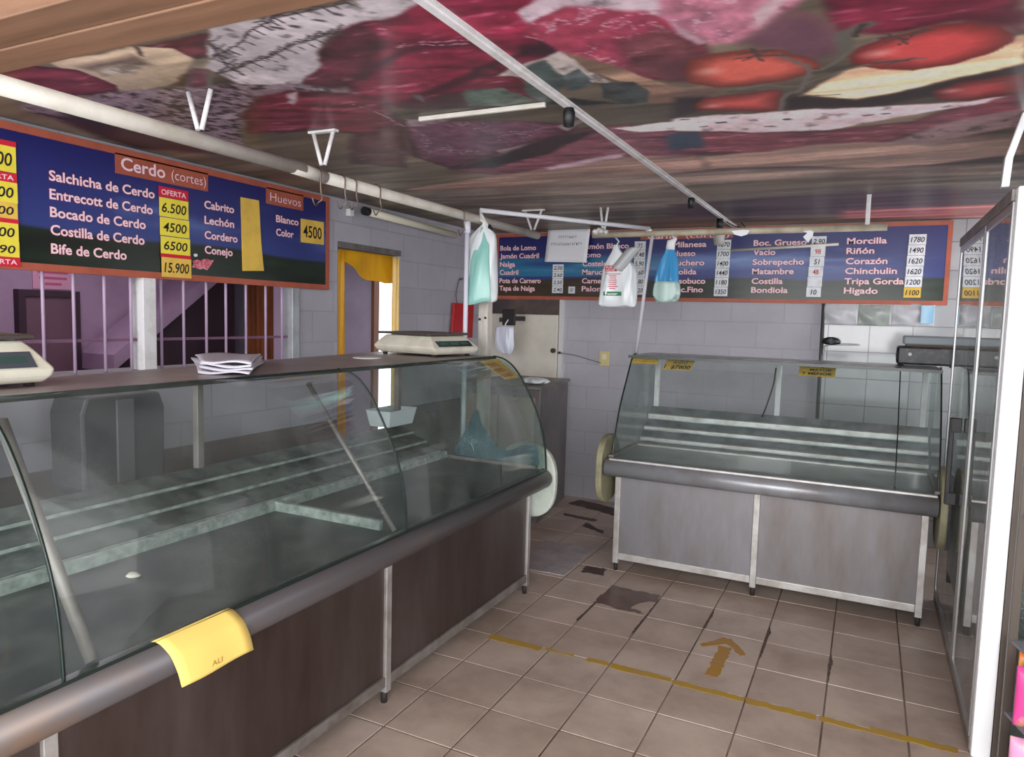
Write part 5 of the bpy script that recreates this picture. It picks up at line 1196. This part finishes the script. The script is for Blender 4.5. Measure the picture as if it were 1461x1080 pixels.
def crumple(name, label, cat, x, y, z, rx, ry, rz, material, seed):
    rnd = np.random.RandomState(seed); ph = rnd.rand(8) * 6.28; rings = []
    for i in range(1, 12):
        p = math.pi * i / 12
        rings.append([(x + rx * math.sin(p) * math.cos(a) * (1 + .18 * math.sin(5 * a + ph[0] + p * 3) + .1 * math.sin(9 * a + ph[1])), y + ry * math.sin(p) * math.sin(a) * (1 + .18 * math.sin(4 * a + ph[2])), z + rz * (1 + math.cos(p)) * .5 * (1 + .12 * math.sin(6 * a + ph[3]) * math.sin(p))) for a in [2 * math.pi * k / 40 for k in range(40)]])
    o = MB().loft(rings).build(name, material); tag(o, label, cat); return o
crumple('crumpled_bag', 'crumpled white plastic bag on top of the corner steel cabinet', 'plastic bag', -2.36, 5.2, 1.065, .10, .09, .055, WFILM, 4)
r = bag('carrier_bag', 'white paper bag hanging before the cream door in the corner', -2.83, 5.56, 1.51, [(0, .075, .015, 0), (.015, .085, .025, 0), (.10, .09, .03, .0), (.17, .088, .03, .01), (.21, .07, .025, .02), (.235, .04, .02, .03)], film('bluish_white_film', (206, 210, 232), (232, 234, 246), .02), 9)
MB().tube([(-2.83, 5.56, 1.49), (-2.82, 5.57, 1.54), (-2.80, 5.58, 1.57)], .006, 8).build('handle_loop', WHITE_METAL, r)
o = MB().box(-2.86, -2.74, 5.575, 5.60, 1.52, 1.66).box(-2.83, -2.79, 5.60, 5.9, 1.56, 1.60).build('door_latch', mat('black_latch', (46, 42, 44), .5, .3), d1, bevel=.004, label='black latch arm standing out from the door')
r = thing('cutting_board', 'red plastic cutting board hanging on the left wall', 'cutting board', (-3.20, 5.47, 1.70))
MB().prism([(5.305, 1.70), (5.645, 1.698), (5.63, 1.40), (5.27, 1.40)], lambda u, v, w: (w, u, v), -3.200, -3.182).build('board', RED, r, bevel=.003)
MB().tube(smooth_curve([(-3.19, 5.36, 1.70), (-3.20, 5.36, 1.78), (-3.205, 5.41, 1.89), (-3.205, 5.45, 1.92)], 4), .004, 8).build('string', mat('dark_string', (90, 82, 84), .8), r)
o = MB().tube([(-3.219, 5.44, 1.905), (-3.19, 5.44, 1.905), (-3.18, 5.44, 1.92)], .006, 8).build('nail', HK, r)
# bins behind the long counter
BIN = mat('charcoal_bin_plastic', (70, 70, 76), .5, 0, (60, 60, 64), .4, 3)
def bin_(y, label):
    r = thing('plastic_crate', label, 'crate', (-2.95, y, .6))
    m = MB(); m.prism([(y - .19, .84), (y - .15, .79), (y + .15, .79), (y + .19, .84), (y + .195, 1.15), (y + .17, 1.22), (y - .17, 1.22), (y - .195, 1.15)], lambda u, v, w: (w, u, v), -3.08, -2.86); m.build('body', BIN, r, bevel=.012)
    MB().box(-3.219, -3.08, y - .05, y + .05, .95, 1.0).build('wall_bracket', mat('grey_bracket', (110, 110, 112), .5), r)
    MB().box(-2.862, -2.85, y - .045, y + .035, .84, 1.2).build('front_rib', mat('grey_rib', (96, 96, 100), .5), r, bevel=.003)
bin_(2.03, 'dark plastic bin on the wall seen through the long counter glass')
bin_(1.28, 'dark plastic bin at the near end behind the long counter')
# grey mat on the floor
m = MB(); m.prism(ragged([(-1.995, 4.63), (-1.63, 4.67), (-1.605, 4.06), (-1.86, 4.05), (-1.97, 4.30)], 77, .004, .05), flat, .0015, .006)
o = m.build('floor_mat', mat('grey_cardboard', (178, 168, 170), .7, 0, (146, 136, 136), .5, 7, fine=.1)); tag(o, 'flat grey cardboard sheet on the floor at the end of the long counter', 'mat')
# behind the back counter
o = MB().tube([(-.318, 5.93, .80), (-.322, 5.93, 1.755)], .013, 12).build('dark_conduit', mat('dark_conduit', (72, 70, 72), .5)); tag(o, 'dark vertical conduit on the back wall below Bondiola', 'conduit')
r = thing('wire_hook', 'black rubber cap on a bent wire beside the dark conduit', 'hook', (-.25, 5.9, 1.48))
crp = MB(); crp.loft([[( -.255 + rr * math.cos(a), 5.90 + .03 * math.sin(a), z) for a in [k * .393 for k in range(16)]] for rr, z in ((.02, 1.448), (.062, 1.456), (.066, 1.475), (.05, 1.496), (.015, 1.506))]).build('cap', BLACK, r)
MB().tube(smooth_curve([(-.06, 5.92, 1.455), (-.2, 5.91, 1.452), (-.29, 5.91, 1.44), (-.305, 5.92, 1.38), (-.305, 5.94, 1.30)], 5), .006, 8).build('wire', mat('light_wire', (170, 168, 170), .4, .4), r)
CLEAR = film('clear_crinkled_film', (190, 190, 196), (236, 236, 240), .55, .1)
def pack(label, x0, x1, z0, z1, material, seed):
    rnd = np.random.RandomState(seed); ph = rnd.rand(4) * 6; rows = []
    for i in range(12):
        t = i / 11; rows.append([(x0 + (x1 - x0) * s, 5.925 - .012 * math.sin(math.pi * s) * math.sin(math.pi * min(1, t * 1.1)) - .004 * math.sin(9 * s + 6 * t + ph[0]), z0 + (z1 - z0) * t) for s in [j / 20 for j in range(21)]])
    r = thing('clear_pack', label, 'plastic pack', ((x0 + x1) / 2, 5.93, z1)); MB().grid(rows).build('film', material, r, solid=.004); return r
pack('clear plastic sheet pinned on the tiles under the board corner', -.33, -.09, 1.60, 1.75, CLEAR, 1)
pack('greenish clear plastic sheet at the middle of the pinned row', -.085, .13, 1.60, 1.75, film('greenish_clear_film', (150, 158, 152), (190, 198, 192), .5, .12), 2)
p3_ = pack('clear pack with blue print under the last white price strip', .135, .405, 1.605, 1.765, CLEAR, 3)
MB().box(.32, .40, 5.903, 5.91, 1.625, 1.75).build('blue_print', film('blue_print_film', (70, 150, 196), (180, 214, 230), .1, .2), p3_)

# ------------------------------------------------------------------ yellow cloth of the doorway
YC = film('golden_cloth', (226, 150, 8), (250, 196, 40), .0, .5)
r = thing('door_curtain', 'golden yellow curtain gathered at the top of the doorway', 'curtain', (-3.30, 4.2, 2.03))
rows = []
for i in range(17):
    t = i / 16; row = []
    for j in range(49):
        s = j / 48; drop = np.interp(s, [0, .1, .25, .45, .7, .82, .9, 1], [.09, .13, .19, .235, .255, .24, .16, .14])
        row.append((-3.345 + .016 * math.sin(15 * s + 3.2 * t + 2 * math.sin(5 * s)) * (.25 + t) + .02 * t, 3.985 + .73 * s, 2.075 - drop * t - .006 * math.sin(13 * s + 3 * t) * t))
    rows.append(row)
MB().grid(rows).build('swag', YC, r, solid=.004)
rows = [[(-3.315 + .010 * math.sin(11 * s + .2 * i), 3.955 + .085 * s, 2.02 - 1.47 * i / 14) for s in [j / 12 for j in range(13)]] for i in range(15)]
MB().grid(rows).build('side_strip', YC, r, solid=.004)
rows = [[(-3.285 + .062 * s, 4.553 - .006 * math.sin(9 * s + .2 * i), 2.02 - 1.47 * i / 14) for s in [j / 12 for j in range(13)]] for i in range(15)]
MB().grid(rows).build('side_strip', film('pale_gold_strip', (240, 200, 110), (250, 220, 150), .0, .5), r, solid=.003, label='pale gold strip along the far jamb')  # pale gold sheet lying flat over the far reveal

# odds and ends on and in the counters
o = MB().loft([[(-2.07 + rr * math.cos(a) * (1 + .2 * math.sin(3 * a)), 1.483 + rr * .8 * math.sin(a), z) for a in [k * .524 for k in range(12)]] for rr, z in ((.018, .7355), (.026, .740), (.018, .746), (.005, .748))]).build('dough_scrap', mat('pale_scrap', (206, 200, 186), .7)); tag(o, 'small pale scrap left on the dark deck of the long counter', 'scrap')
o = MB().tube(smooth_curve([(-.545, 5.085, 1.30), (-.55, 5.05, 1.20), (-.585, 5.03, 1.05), (-.61, 5.03, .97)], 5), .005, 8).build('hanging_cable', BLACK); tag(o, 'dark cable hanging inside the back counter beside its middle post', 'cable')
o = MB().box(-.70, -.37, 4.722, 4.745, 1.366, 1.3675).build('white_tape', PAPER); tag(o, 'strip of white tape along the top edge of the back counter', 'tape')

GROUPS = {'display_counter': 'curved glass counters', 'meat_hook': 'wire hooks on the thick pipe', 'pipe_hanger': 'white ceiling hangers of the pipes', 'overhead_pipe': 'pipes under the ceiling',
          'price_strip': 'price strips on the menu boards', 'price_tag': 'price strips on the menu boards', 'price_scale': 'cream price scales', 'lamp_socket': 'sockets on the ceiling strip', 'price_label': 'yellow labels on the counter glass',
          'snack_bag': 'snack bags in the rack', 'plastic_crate': 'dark bins behind the long counter', 'carrier_bag': 'hanging carrier bags', 'clear_pack': 'clear packs under the board', 'menu_board': 'menu boards', 'paper_scrap': 'paper scraps on the back pipe'}
for o in S.objects:
    if o.parent is None and o.get('category') and o.name.split('.')[0] in GROUPS: o['group'] = GROUPS[o.name.split('.')[0]]
for o in S.objects:
    if '_o' in o: del o['_o']
